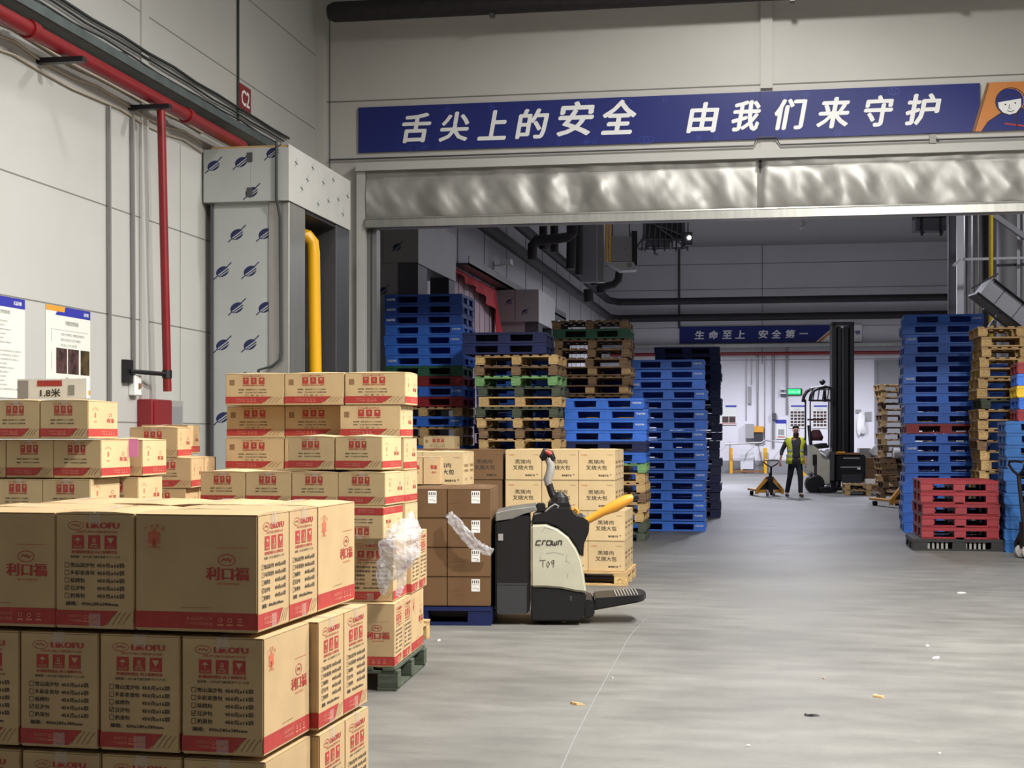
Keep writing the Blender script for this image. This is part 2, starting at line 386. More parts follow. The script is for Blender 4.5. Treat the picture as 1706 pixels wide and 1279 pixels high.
xa, _ = XonY(598, YW); xj, _ = XonY(612, YW); xk, _ = XonY(627, YW); ZO = 4.36
f = MB(); f.box(XL, xa, YW, YW + 0.25, 0, HC, 'wall_up'); f.box(xa, XR, YW, YW + 0.25, ZO + 0.02, HC, 'wall_up')
zj = Z(166, 20.05)
f.box(XL, XR, YW - 0.004, YW, zj - 0.008, zj + 0.008, 'joint')
f.box(XL + 0.15, XL + 0.17, YW - 0.004, YW, 0, HC, 'joint')
struct(f, 'wall_front_header')
f = MB(); x0, _ = XonY(1267, YW); x1, _ = XonY(1287, YW); f.box(x0, x1, YW - 0.05, YW, 6.06, 7.35, 'wall_up'); f.box(x0, x1, YW - 0.03, YW, 5.25, 5.36, 'wall_up')
struct(f, 'trim_2')
f = MB(); f.box(XL, XR, YW - 0.07, YW, 7.35, 7.75, 'wall_up'); struct(f, 'trim_3')
f = MB(); f.box(xa, xj, YW - 0.12, YW, 0, 5.2, 'wall'); struct(f, 'trim_4')            # door posts and head of the opening
f = MB(); f.box(xj, xk, YW + 0.02, YW + 0.2, 0, ZO, 'steel'); f.box(xj + 0.05, xj + 0.07, YW - 0.02, YW + 0.02, 0, ZO, 'steel_dark'); struct(f, 'trim_5')
f = MB(); f.box(xa, XR, YW - 0.17, YW, 5.13, 5.24, 'wall'); struct(f, 'trim_6')
f = MB(); x0, _ = XonY(528, YW); f.box(XL, XL + 0.12, YW - 0.15, YW, 0, HC, 'wall_up'); struct(f, 'trim_7')

f = MB(); f.box(XB - 0.25, XB, YW + 0.25, YB, 0, HC, 'wall_back')
y = YW + 1.0
while y < YB: f.box(XB, XB + 0.012, y - 0.012, y + 0.012, 0, 5.2, 'joint'); y += 1.15
y = 22.3
while y < YB: f.box(XB, XB + 0.012, y - 0.012, y + 0.012, 5.2, HC, 'joint'); y += 3.05
f.box(XB - 0.002, XB + 0.006, YW + 0.25, YB, 5.2, 5.23, 'joint'); struct(f, 'wall_left_rear')
f = MB(); f.box(XB, XL, YW, YW + 0.25, 0, HC, 'wall_up'); struct(f, 'wall_front_return')
f = MB(); f.box(XB - 0.25, XR, YB, YB + 0.25, 0, HC, 'wall_back')
for px in (1133, 1270):
    x, _ = XonY(px, YB); f.box(x - 0.012, x + 0.012, YB - 0.01, YB, 4.4, HC, 'joint')
for py in (440, 482, 545, 575, 600):
    z = Z(py, 59.8); f.box(XB, XR, YB - 0.008, YB, z - 0.01, z + 0.01, 'joint')
struct(f, 'wall_back')
f = MB(); f.box(XB, XR, YB - 0.05, YB, 0, 0.5, 'skirt'); struct(f, 'baseboard_back')
f = MB(); f.box(XR, XR + 0.25, -3, 62, 0, HC, 'wall_up'); struct(f, 'wall_right')
f = MB(); x0, _ = XonY(1457, YB); x1, _ = XonY(1512, YB); f.box(x0, x1, YB - 0.12, YB, 0.02, Z(600, 59), 'skirt')
f.box(x0 + 0.1, x0 + 0.13, YB - 0.14, YB - 0.12, 0.02, Z(604, 59), 'steel_dark'); struct(f, 'door_1')

# ------------------------------------------------------------------ left wall services
def rod(name, pts, r, k, label, cat, n=10, group=None):
    f = MB(); f.tube(pts, r, k, n); o = f.build(name, smooth=True); return tag(o, label, cat, group)
XP = XL + 0.22
f = thing('sprinkler_main', 'thick red water pipe running along the white wall under the cable tray', 'pipe')
g = MB(); g.tube([(XP, 2, 4.82), (XP, 15.9, 4.82)], 0.066, 'pipe_red', 14); g.build('pipe', f, smooth=True)
for y in (7.2, 11.05, 14.3):
    g = MB(); g.tube([(XP, y - 0.06, 4.82), (XP, y + 0.06, 4.82)], 0.082, 'pipe_red', 14); g.build('coupling', f, smooth=True)
yd, dd = YonX(268, XP)
f = thing('fire_riser', 'thin red pipe dropping down the white wall to a red box', 'pipe', (0, 0, 0))
g = MB(); g.tube([(XP, yd, 4.8), (XP, yd + .02, 4.5), (XP, yd + 0.16, 1.98)], 0.042, 'pipe_red', 12); g.build('pipe', f, smooth=True)
g = MB(); g.box(XL + .003, XL + 0.05, yd - 0.42, yd - 0.26, 2.05, 2.27, 'dark'); g.tube([(XL + 0.05, yd - 0.34, 2.16), (XP, yd + 0.12, 2.15)], 0.022, 'dark')
g.tube([(XP, yd + 0.15, 2.11), (XP, yd + 0.15, 2.19)], 0.05, 'dark'); g.build('clamp', f)
for y in (YonX(100, XL + .2)[0], YonX(248, XL + .2)[0]):
    g = MB(); g.box(XL, XL + 0.42, y - 0.035, y + 0.035, 4.69, 4.735, 'dark')
    o = g.build('pipe_bracket'); tag(o, 'black bracket arm under the red water main, ' + ('near the upper left corner' if y < YonX(180, XL)[0] else 'beside the red riser'), 'bracket', 'pipe brackets')
g = MB(); g.box(XL + 0.03, XL + 0.24, 2, 17.4, 4.98, 5.0, 'tray'); g.box(XL + 0.235, XL + 0.25, 2, 17.4, 4.98, 5.06, 'tray'); g.box(XL + 0.02, XL + 0.04, 2, 17.4, 4.98, 5.06, 'tray')
tag(g.build('cable_tray'), 'long grey green metal cable tray above the red water main', 'cable tray')
def cable(z0, x, amp, r, k, y0, y1, seed, label, sag=0.0):
    rnd = random.Random(seed); pts = []; y = y0
    while y < y1 + 0.01:
        pts.append((x + rnd.uniform(-amp, amp) * 0.4, y, z0 + rnd.uniform(-amp, amp) - sag * abs(math.sin(y * 1.7)))); y += (y1 - y0) / 26
    rod('cable', pts, r, k, label, 'cable', 6)
cable(5.345, XL + 0.03, 0.012, 0.017, 'cable_dark', 2, 18.1, 1, 'uppermost thick dark cable fixed high on the white wall')
cable(5.27, XL + 0.03, 0.012, 0.013, 'cable_dark', 2, 17.9, 2, 'thin dark cable just below the uppermost cable on the wall')
cable(5.13, XL + 0.12, 0.015, 0.013, 'cable_dark', 2, 17.4, 3, 'dark cable lying over the outer edge of the cable tray', 0.02)
cable(5.20, XL + 0.05, 0.012, 0.011, 'cable_dark', 2, 17.5, 11, 'thin black cable midway between wall cables and tray', 0.01)
cable(5.10, XL + 0.17, 0.03, 0.012, 'cable_dark', 8.5, 17.3, 4, 'loose black cable coiled inside the grey cable tray', 0.03)
cable(4.86, XL + 0.02, 0.012, 0.013, 'cable_pale', 2, 15.2, 5, 'cream cable behind the red water main, highest of the cream ones', 0.03)
cable(4.76, XL + 0.02, 0.02, 0.012, 'cable_pale', 2, 15.2, 6, 'wavy cream cable sagging just below the red water main', 0.06)
cable(4.66, XL + 0.02, 0.012, 0.010, 'cable_pale', 2, 15.2, 8, 'lowest thin cream cable along the white wall', 0.05)
y, _ = YonX(397, XL + 0.02); rod('cable', [(XL + 0.02, y, 5.1), (XL + 0.02, y, 9)], 0.014, 'cable_dark', 'dark cable hanging straight down past the C2 sign', 'cable', 6)
y, _ = YonX(182, XL + 0.03); rod('conduit', [(XL + 0.03, y, 4.62), (XL + 0.03, y + 0.02, 1.4)], 0.019, 'conduit', 'steel conduit down the white wall right of the posters', 'conduit', 8)
y2, _ = YonX(221, XL + 0.03); rod('conduit', [(XL + 0.03, y2, 4.62), (XL + 0.03, y2 + 0.03, 2.12)], 0.02, 'conduit', 'steel conduit ending at the white wall switch', 'conduit', 8)
f = thing('wall_switch', 'small white switch box under the steel conduit', 'switch', (XL, y2 + 0.03, 1.95))
g = MB(); g.box(0, 0.07, -0.06, 0.09, -0.02, 0.18, 'paper'); g.bevel(0.008); g.build('housing', f)
g = MB(); g.box(0.07, 0.085, 0.015, 0.05, 0.05, 0.1, 'ink_brown'); g.build('rocker', f)
# C2 sign
ya, _ = YonX(400, XL + 0.02); yb, _ = YonX(418, XL + 0.02)
f = MB(); f.box(XL, XL + 0.02, ya, yb, 5.36, 5.66, 'pipe_red'); P = face((XL + 0.02, ya, 5.36), (0, 1, 0), (1, 0, 0))
f.text(P, 'C2', 0.05, 0.06, yb - ya - 0.05, 0.24, 'white', 0.02); tag(f.build('column_sign'), 'small red square sign with white letters C2', 'sign')
# red box, grey box under the riser
y0, _ = YonX(228, XL); y1, _ = YonX(262, XL)
f = thing('fire_equipment_box', 'red wall cabinet at the foot of the red riser, behind cartons', 'cabinet', (XL, y0, 1.2))
g = MB(); g.box(0, 0.16, 0, y1 - y0, 0, 0.70, 'pipe_red'); g.bevel(0.01); g.build('body', f)
g = MB(); g.box(0.16, 0.17, 0.03, y1 - y0 - 0.03, 0.03, 0.67, 'pipe_red'); g.build('door', f)
y2, _ = YonX(266, XL); y3, _ = YonX(293, XL)
f = MB(); f.box(XL, XL + 0.08, y2, y3, 1.3, 1.9, 'grey_pl'); f.box(XL + 0.08, XL + 0.085, y2 + 0.04, y3 - 0.04, 1.35, 1.84, 'skirt')
tag(f.build('meter_box'), 'grey wall box with dark window right of the red cabinet', 'box')
# posters on the left wall
def poster(y0, y1, z0, z1, name, label, full):
    f = MB(); f.box(XL + .0015, XL + 0.008, y0, y1, z0, z1, 'poster'); P = face((XL + 0.008, y0, z0), (0, 1, 0), (1, 0, 0)); w_, h = y1 - y0, z1 - z0
    f.poly(P, [(w_ * .2, h * .90), (w_, h * .90), (w_, h), (w_ * .3, h)], 'poster_blue', 0.001)
    f.poly(P, [(0, h * .94), (w_ * .40, h * .94), (w_ * .42, h), (0, h)], 'poster_orange', 0.0015)
    f.text(P, '长益冷链', w_ * .84, h * .93, w_ * .95, h * .97, 'white', 0.02, lift=0.003)
    if full:
        f.text(P, '可视化管理看板', w_ * .42, h * .80, w_ * .72, h * .85, 'text_grey', 0.03)
        f.line(P, [(w_ * .1, h * .74), (w_ * .95, h * .74)], 0.003, 'text_grey')
        for i, t in enumerate(('为提升仓储管理，保障商品质量安全', '现场作业情况公示如下请遵守', '特此公示说明')):
            f.text(P, t, w_ * .32, h * (.68 - i * .06), w_ * (.86 - i * .09), h * (.71 - i * .06), 'text_grey')
        f.line(P, [(w_ * .12, h * .6), (w_ * .12, h * .73)], 0.006, 'text_grey'); f.line(P, [(w_ * .12, h * .3), (w_ * .12, h * .5)], 0.006, 'text_grey')
        f.rect(P, w_ * .22, h * .26, w_ * .46, h * .54, 'photo'); f.rect(P, w_ * .48, h * .26, w_ * .73, h * .54, 'photo'); f.rect(P, w_ * .77, h * .26, w_ * .98, h * .54, 'photo2')
        f.text(P, '现场', w_ * .42, h * .20, w_ * .49, h * .225, 'text_grey'); f.text(P, '标准', w_ * .84, h * .20, w_ * .9, h * .225, 'text_grey')
        f.rect(P, 0, h * .04, w_ * .68, h * .09, 'poster_blue', 0.001); f.poly(P, [(w_ * .68, h * .04), (w_, h * .04), (w_, h * .09), (w_ * .70, h * .09)], 'poster_orange', 0.001)
    else:
        f.text(P, '安全管理制度', w_ * .55, h * .83, w_ * .8, h * .87, 'text_grey', 0.03)
        rr = random.Random(4)
        for i in range(17):
            if i == 6: f.rect(P, w_ * .40, h * .50, w_ * .46, h * .56, 'poster_blue'); continue
            f.text(P, '严格遵守仓库作业安全管理规定认真执行', w_ * .42, h * (.75 - i * .042), w_ * rr.uniform(.7, .98), h * (.768 - i * .042), 'text_grey')
    return tag(f.build(name), label, 'poster')
y0, d0 = YonX(75, XL); y1, d1 = YonX(149, XL)
poster(y0, y1, 1.88, 2.67, 'notice_poster', 'white notice poster with three dark photographs and blue and orange edges', True)
y1, d1 = YonX(40, XL); poster(y1 - 1.2, y1, 1.85, 2.67, 'notice_poster', 'white rules poster full of text lines, cut by the picture edge', False)

# ------------------------------------------------------------------ film covered dock enclosures
def film_marks(f, P, spots, sc, k='film_mark', sh=1.0):
    for u, v in spots:
        pts = [(u + sc * (.36 * math.cos(t) * sh + .10 * math.sin(t)), v + sc * .30 * math.sin(t)) for t in [i * math.pi / 7 for i in range(14)]]
        f.poly(P, pts, k, 0.0010)
        f.line(P, [(u - sc * .5 * sh, v - sc * .42), (u + sc * .52 * sh, v + sc * .5)], sc * .06, k, 0.0011)
        f.line(P, [(u - sc * .25 * sh, v - sc * .2), (u + sc * .35 * sh, v + sc * .22)], sc * .06, 'film', 0.0018)
        f.line(P, [(u - sc * .15 * sh, v - sc * .26), (u + sc * .42 * sh, v + sc * .12)], sc * .05, 'film', 0.0018)
E0 = thing('dock_enclosure', 'tall film covered steel enclosure with navy marks beside the opening', 'enclosure', (0, 0, 0))
Y0, Y1, X1 = 15.23, 17.6, -5.11
g = MB(); g.box(XL + 0.02, X1, Y0, Y1, 4.08, 4.66, 'film'); g.bevel(0.006)
P = face((XL, Y0, 4.08), (1, 0, 0), (0, -1, 0)); hw = X1 - XL
film_marks(g, P, [(.12 * hw + .02, .40), (.46 * hw, .43), (.82 * hw, .52), (.58 * hw, .10)], 0.19)
g.box(XL + 0.02 + .55 * hw, XL + .57 * hw, Y0 - 0.002, Y0, 4.08, 4.66, 'joint'); g.build('header', E0)
P = face((X1, Y0, 4.08), (0, 1, 0), (1, 0, 0)); g = MB(); g.box(X1, X1 + 0.006, Y0, Y1, 4.08, 4.69, 'film_side')
P = face((X1 + .006, Y0, 4.08), (0, 1, 0), (1, 0, 0)); rr = random.Random(3)
for i in range(11):
    u = 0.25 + i * .2; v = (.45, .2, .33, .5, .12, .4, .22, .5, .3, .15, .4)[i]
    g.line(P, [(u - .035, v - .05), (u, v + .01), (u + .03, v + .06)], .022, 'film', .001); g.line(P, [(u - .045, v + .01), (u + .045, v - .01)], .016, 'tray', .0012)
g.build('side_cladding', E0)
g = MB(); g.box(XL + 0.1, X1 - 0.005, Y0 + 0.04, Y1 - .02, 4.69 - .03, 4.69, 'wood'); g.build('top_edge', E0)
xs, _ = XonY(356, Y0 + 0.08); xm, _ = XonY(448, Y0 + 0.08); xe, _ = XonY(486, Y0 + 0.08)
g = MB(); g.box(xs, xm, Y0 + 0.08, Y0 + 0.14, 0, 4.08, 'film'); P = face((xs, Y0 + 0.08, 0), (1, 0, 0), (0, -1, 0)); ww = xm - xs
sp = []
for i, py in enumerate((388, 450, 511, 573, 634, 695)):
    z = Z(py, 15.95); sp += [((.42 if i % 2 == 0 else .16) * ww, z), ((.93 if i % 2 == 0 else .66) * ww, z)]
film_marks(g, P, sp, 0.20); g.build('front_panel', E0)
g = MB(); g.box(XL + 0.08, xs, Y0 + 0.06, Y0 + 0.2, 0, 4.08, 'steel_dark'); g.build('edge_trim', E0)
g = MB(); g.box(xm, X1 - 0.01, Y0 + 0.06, 15.85, 0, 4.08, 'steel'); g.bevel(0.008); g.build('corner_post', E0)
g = MB(); g.box(X1 - 0.4, X1 - 0.01, 17.05, Y1, 0, 4.08, 'steel_dark'); g.bevel(0.008); g.build('rear_post', E0)
g = MB(); g.box(XL + 0.02, XL + 0.05, 15.85, Y1, 0, 4.08, 'skirt'); g.box(XL + .05, X1 - .42, Y1 - .03, Y1, 0, 4.08, 'skirt'); g.box(XL + .05, X1 - .02, 15.9, Y1 - .03, 4.04, 4.075, 'dark_matte'); P = face((XL + .05, 15.85, 0), (0, 1, 0), (1, 0, 0))  # panels darkened and matte ceiling added to keep the recess in shade
film_marks(g, P, [(.5, 3.1), (.5, 2.3), (.9, 3.6), (1.2, 2.7), (.9, 1.9), (1.3, 3.4)], .16); g.build('inner_panel', E0)
g = MB(); g.box(X1 - 0.45, X1 - 0.40, 16.55, 16.60, 0, 4.08, 'steel'); g.box(X1 - .45, X1 - .40, 16.55, 17.05, 2.62, 2.70, 'steel')
g.box(X1 - .44, X1 - .42, 16.6, 17.05, 0, 2.62, 'dark_matte'); g.box(X1 - .44, X1 - .42, 16.68, 16.74, 2.7, 4.08, 'ink_brown'); g.box(X1 - .44, X1 - .42, 16.86, 16.92, 2.7, 4.08, 'ink_brown'); g.build('inner_frame', E0)
for z in (4.18, 4.56):
    g = MB(); x = XL + .56 * hw; g.box(x - .03, x + .03, Y0 - .012, Y0 - .001, z - .05, z + .05, 'steel_dark'); g.build('hinge', E0)
yp, _ = YonX(522, -5.25)
rod('gas_pipe', [(-5.75, yp - .25, 3.90), (-5.40, yp - .08, 3.90), (-5.31, yp - .04, 3.87), (-5.26, yp - .01, 3.80), (-5.25, yp, 3.68), (-5.25, yp + 0.18, 0)], 0.078, 'pipe_yellow', 'thick yellow pipe standing inside the film covered enclosure', 'pipe', 16)
xq, _ = XonY(463, Y0 + .02)
rod('cable', [(xq, Y0 - .03, 4.72), (xq, Y0 - .03, 4.1), (xq + .02, Y0 + .03, 3.9), (xq + .03, Y0 + .03, 2.45), (xq + .02, Y0 + .02, 2.36), (xq - .06, Y0 - .0, 2.29), (xq - .2, Y0 - .03, 2.25), (xq - .24, Y0 - .03, 1.9)], 0.016, 'cable_dark', 'black cable hanging down the front of the film covered enclosure', 'cable', 8)

def enclosure(px, d, depth, label, zt=5.0):
    x1 = W(px, d)[0]; ya = W(px, d)[1]; yb = ya + depth
    E = thing('dock_enclosure', label, 'enclosure')
    g = MB(); g.box(XB + .02, x1, ya, yb, 4.35, 5.15, 'grey_pl'); g.bevel(.01)  # film greyed down, the front's shade is put into its colour
    P = face((XB, ya, 4.35), (1, 0, 0), (0, -1, 0)); film_marks(g, P, [(.75, .25), (.35, .5)], .2)
    g.box(XB + .5, XB + .515, ya - .003, ya, 4.35, 5.15, 'joint'); g.build('header', E)
    g = MB(); g.box(x1, x1 + .01, ya, yb, 4.33, 5.15, 'film_side'); g.build('side_cladding', E)
    g = MB(); g.box(XB + .1, x1 - .35, ya + .06, ya + .12, 0, 4.35, 'grey_pl'); P = face((XB + .1, ya + .06, 0), (1, 0, 0), (0, -1, 0)); film_marks(g, P, [(.4, 3.9), (.15, 3.2), (.4, 2.5)], .2); g.build('front_panel', E)  # same shade-darkened grey in place of the film colour
    g = MB(); g.box(x1 - .35, x1 - .01, ya + .06, ya + .7, 0, 4.35, 'steel_dark'); g.build('corner_post', E)
    g = MB(); g.box(x1 - .35, x1 - .01, yb - .5, yb, 0, 4.35, 'steel_dark'); g.build('rear_post', E)
enclosure(696, 23.85, 2.9, 'film clad enclosure seen just through the left of the opening')
enclosure(897, 36.4, 2.8, 'smaller looking film clad enclosure deep in the rear hall')

# ------------------------------------------------------------------ slogan banner on the header wall
xb0, db0 = XonY(598, YW); zb0, zb1 = Z(255, db0), Z(180, db0); xo, _ = XonY(1632, YW); xe2 = xo + 1.3
B = thing('slogan_banner', 'long blue banner with white slogan above the wide opening', 'banner', (xb0, YW, zb0)); hb = zb1 - zb0; wb = xo - xb0
g = MB(); g.box(0, wb, -0.03, -.006, 0, hb, 'banner'); P = face((0, -0.03, 0), (1, 0, 0), (0, -1, 0))
def bx(px): return XonY(px, YW)[0] - xb0
cs = [('舌', 669, 719), ('尖', 734, 784), ('上', 799, 848), ('的', 862, 914), ('安', 930, 990), ('全', 1003, 1061), ('由', 1147, 1197), ('我', 1219, 1268), ('们', 1289, 1342), ('来', 1362, 1417), ('守', 1438, 1488), ('护', 1508, 1566)]
for ch, a, b in cs:
    u0, u1 = bx(a), bx(b); big = ch in '安全'
    g.text(P, ch, u0 + .02, hb * (.19 if not big else .22), u1 - .02, hb * (.81 if not big else .93), 'white', 0.022, shear=0.18, lift=0.004)
rr = random.Random(8)
for i in range(22):
    u, v = rr.uniform(.1, wb - .3), rr.choice((.07, .9)) * hb
    if i % 3 == 0:
        for k in range(3):
            a = k * math.pi / 3; g.line(P, [(u - .06 * math.cos(a), v - .05 * math.sin(a)), (u + .06 * math.cos(a), v + .05 * math.sin(a))], .008, 'banner_soft')
    elif i % 3 == 1: g.line(P, [(u, v - .04), (u + .03, v + .05)], .008, 'banner_soft'); g.line(P, [(u + .04, v - .04), (u + .07, v + .05)], .008, 'banner_soft')
    else: g.oval(P, u, v, .07, .045, 'banner_soft', .008)
g.line(P, [(bx(1266), 0), (bx(1266), hb)], .006, 'dark_matte'); g.build('printed_sheet', B)
g = MB(); g.poly(face((wb, -.03, 0), (1, 0, 0), (0, -1, 0)), [(-.06, 0), (1.3, 0), (1.3, hb), (.12, hb)], 'banner_orange', .003)
P = face((wb, -.03, 0), (1, 0, 0), (0, -1, 0))
g.line(P, [(-.08, 0), (.10, hb)], .03, 'ink_brown', .004)
pts = [(.02, 0), (.10, .12), (.28, .24), (.50, .28), (.62, .23), (.78, .33), (1.0, .36), (1.3, .3), (1.3, 0)]
g.poly(P, pts, 'banner', .004); g.line(P, [(.30, .09), (.55, .05), (.75, .09)], .02, 'ink_red', .005); g.line(P, pts[:-1], .012, 'ink_black', .005)
g.line(P, [(.45, 0), (.45, .22)], .012, 'ink_black', .005)
g.oval(P, .36, .37, .17, .16, 'banner', None, 22, .005); g.oval(P, .37, .37, .18, .17, 'ink_black', .010, 22, .006)
g.poly(P, [(.22, .36), (.50, .40), (.50, .30), (.44, .22), (.36, .20), (.28, .23), (.23, .29)], 'white', .007)
g.oval(P, .31, .33, .011, .011, 'ink_black', None, 8, .008); g.oval(P, .43, .345, .011, .011, 'ink_black', None, 8, .008)
g.line(P, [(.36, .33), (.35, .28), (.38, .275)], .007, 'ink_black', .008); g.line(P, [(.33, .25), (.38, .235), (.42, .255)], .008, 'ink_black', .008)
g.line(P, [(.24, .40), (.38, .46), (.50, .42)], .008, 'ink_black', .0075)
g.poly(P, [(.66, .50), (.70, .58), (.80, .62), (.95, .60), (1.0, .52), (.85, .46)], 'white', .006); g.poly(P, [(.70, .34), (.86, .30), (.95, .52), (.80, .5)], 'banner', .005)
g.line(P, [(.62, .50), (.66, .50), (.70, .58), (.80, .62), (.95, .60)], .012, 'ink_black', .007)
g.build('worker_drawing', B)
# conduit below the banner
zc = Z(265.5, db0)
rod('conduit', [(XL + .16, YW - .04, zc), (bx(1255) + xb0, YW - .04, zc), (bx(1262) + xb0, YW - .06, zc + .1), (bx(1292) + xb0, YW - .06, zc + .1), (bx(1300) + xb0, YW - .04, zc), (XR - .5, YW - .04, zc)], .011, 'steel_dark', 'thin steel conduit running under the long blue banner', 'conduit', 8)
f = MB(); x = bx(1553) + xb0; f.box(x - .04, x + .04, YW - .09, YW, zc - .05, zc + .06, 'grey_pl'); tag(f.build('junction_box'), 'small grey junction box on the conduit under the banner', 'box')
# silver roll curtain
K = thing('roll_curtain', 'wide crumpled silver fabric curtain rolled up over the opening', 'curtain', (0, 0, 0))
cx0 = xj + .01; cx1 = XR - .1; cz0, cz1 = 4.46, 5.13; nx, nz = 420, 34; vs = []; g = MB()
for j in range(nz + 1):
    for i in range(nx + 1):
        x = cx0 + (cx1 - cx0) * i / nx; t = j / nz; z = cz0 + (cz1 - cz0) * t
        a = noise.noise(Vector((x * 3.4 + z * .7, z * .7, 3.1))) * .078 + noise.noise(Vector((x * 9 + z * 5, z * 4, 8.7))) * .010 + noise.noise(Vector((x * 4.5 - z * 3, z * 2, 1.7))) * .02
        env = math.sin(math.pi * min(1, t * 1.12 + .02)) ** .6 if t < .88 else .35
        s_ = math.exp(-((x - (bx(1267) + xb0)) / .03) ** 2) * .05
        vs.append((x, YW - .06 - .05 * env - max(-.045, a * env) + s_, z))
g.add(vs, [(j * (nx + 1) + i, j * (nx + 1) + i + 1, (j + 1) * (nx + 1) + i + 1, (j + 1) * (nx + 1) + i) for j in range(nz) for i in range(nx)], 'curtain')
g.build('fabric', K, smooth=True)
g = MB(); g.box(cx0, cx1, YW - .16, YW - .02, 4.36, 4.46, 'steel'); g.tube([(cx0, YW - .13, 4.475), (cx1, YW - .13, 4.475)], .02, 'steel', 8); g.build('bottom_bar', K)
g = MB(); g.box(cx0, cx1, YW - .04, YW - .01, 4.4, 5.16, 'dark_matte'); g.build('backing', K)
# dark pipe above
x9, _ = XonY(545, YW - .4)
rod('insulated_pipe', [(x9 + .02, YW - .4, 7.23), (x9 + .1, YW - .4, 7.23), (XR, YW - .4, 7.23)], [.10, .135, .135], 'pipe_dark', 'thick black insulated pipe across the top of the header wall', 'pipe', 18)
for px in (820, 1320, 1580):
    x, _ = XonY(px, YW - .4); f = MB(); f.box(x - .02, x + .02, YW - .42, YW - .38, 7.36, HC, 'steel_dark'); f.box(x - .03, x + .03, YW - .46, YW - .34, 7.06, 7.10, 'steel_dark')
    tag(f.build('pipe_hanger'), {820: 'steel hanger holding the black pipe above the banner characters at left', 1320: 'steel hanger of the black pipe right of the wall post', 1580: 'steel hanger of the black pipe near the banner worker drawing'}[px], 'hanger', 'pipe hangers')

# ------------------------------------------------------------------ rear hall services
def zl(py, px, X): y, d = YonX(px, X); return Z(py, d)
XQ = -6.35
zq = zl(385, 820, XQ); rod('insulated_pipe', [(XQ, YW + .4, zq), (XQ, YB - 1.0, zq), (XQ + .3, YB - .4, zq), (XQ + 1, YB - .35, zq), (XR - .1, YB - .35, zq)], .15, 'pipe_dark', 'lower black insulated pipe along the rear left wall and rear wall', 'pipe', 12)
XU = -6.3; zu = 6.92; rod('insulated_pipe', [(XU, 34.5, zu), (XU, YB - 1.9, zu), (XU + .3, YB - 1.0, zu), (XU + 1.0, YB - .9, zu), (XR - .1, YB - .9, zu)], .14, 'pipe_dark', 'upper black insulated pipe turning onto the rear wall', 'pipe', 12)
def rpipe(pts, r, label, k='pipe_dark'): rod('insulated_pipe', [(*W(a, d), Z(b, d)) for a, b, d in pts], r, k, label, 'pipe', 10)
rpipe([(887, 432, 35.5), (887, 408, 35.5), (893, 400, 35.5), (925, 398, 35.5), (945, 395, 35.5), (954, 388, 35.5), (955, 360, 35.5), (955, 195, 35.5)], .12, 'black pipe bending over at the upper end of the rear left wall')
rpipe([(905, 415, 36), (905, 197, 36)], .10, 'left one of two black pipes dropping behind the curtain edge')
rpipe([(924, 420, 36.5), (921, 211, 36.5)], .10, 'right one of two black pipes dropping behind the curtain edge')
rpipe([(951, 448, 42), (952, 400, 42), (951, 278, 42)], .14, 'dark riser left of the steel column in the rear hall')
rpipe([(965, 458, 44), (965, 298, 44)], .12, 'second dark riser against the steel column in the rear hall')
rpipe([(991, 475, 50), (991, 435, 50), (986, 428, 50)], .13, 'short dark pipe below the pale unit')
rpipe([(1001, 488, 51), (1001, 440, 51)], .15, 'dark upright pipe joining the rear wall corner')
rpipe([(1005, 478, 50), (1022, 474, 50), (1030, 466, 50), (1032, 450, 50)], .13, 'dark pipe bend under the hanging cooling unit')
rpipe([(980, 482, 49), (981, 503, 49)], .16, 'thick dark drop between the two wall pipes')
for px, d, wd, k, lb in ((980, 46, .52, 'skirt', 'grey steel column in the rear left corner of the hall'), (1000, 47.5, .24, 'steel', 'bright vertical duct beside the grey steel column')):
    x, y = W(px, d); f = MB(); f.box(x - wd / 2, x + wd / 2, y, y + .3, Z(470, d), HC, k); tag(f.build('hanging_duct'), lb, 'duct')
for i, px in enumerate((1011, 1016)):
    x, y = W(px, 46); f = MB(); f.tube([(x, y, Z(436, 46)), (x, y, HC)], .035, 'pipe_yellow', 8); tag(f.build('thin_pipe'), ('left' if i == 0 else 'right') + ' thin yellow pipe beside the hanging cooling unit', 'pipe', 'thin yellow pipes')
# cooling unit, platform, flood lamp
x, y = W(1040, 47); U = thing('cooling_unit', 'grey box shaped cooling unit hanging in the rear hall', 'cooling unit', (x, y, Z(436, 47)), YAW)
g = MB(); g.box(-.42, .25, 0, .8, 0, .82, 'grey_pl'); g.bevel(.02); g.build('housing', U)
g = MB(); g.prism([(-.55, 0), (.3, 0), (.42, -.25), (-.1, -.28)], 0, .7, 'steel'); g.build('drip_tray', U)
g = MB(); g.box(.25, .42, .1, .9, -.1, 1.0, 'dark'); g.lathe([(.12, 0), (.13, .01), (.08, .02)], 'dark', 14, Matrix.Translation((.16, .02, -.10)) @ Matrix.Rotation(R(90), 4, 'X')); g.build('fan', U)
g = MB(); g.box(.02, .05, -.01, 0, .38, .42, 'dark'); g.build('switch', U)
g = MB()
for a in (-.35, .2): g.tube([(a, .4, .82), (a, .4, HC - Z(436, 47))], .02, 'steel_dark', 6)
g.build('hanger_rod', U)
x, y = W(1106, 46); U = thing('hanging_machinery', 'dark tangled steel platform with pipes hanging right of the cooling unit', 'machinery', (x, y, Z(418, 46)), YAW)
g = MB(); g.box(-.7, .75, 0, 1.6, .32, .40, 'steel_dark'); g.box(-.55, .6, .1, 1.3, .40, 1.3, 'dark'); g.box(-.5, .3, .05, 1.2, .12, .36, 'steel_dark'); g.bevel(.02); g.build('deck', U)
g = MB()
for a in range(9): g.bar((-.7 + a * .18, -.02, 0 + .05 * (a % 2)), (-.6 + a * .17, .02, .9), .04, .04, 'steel_dark')
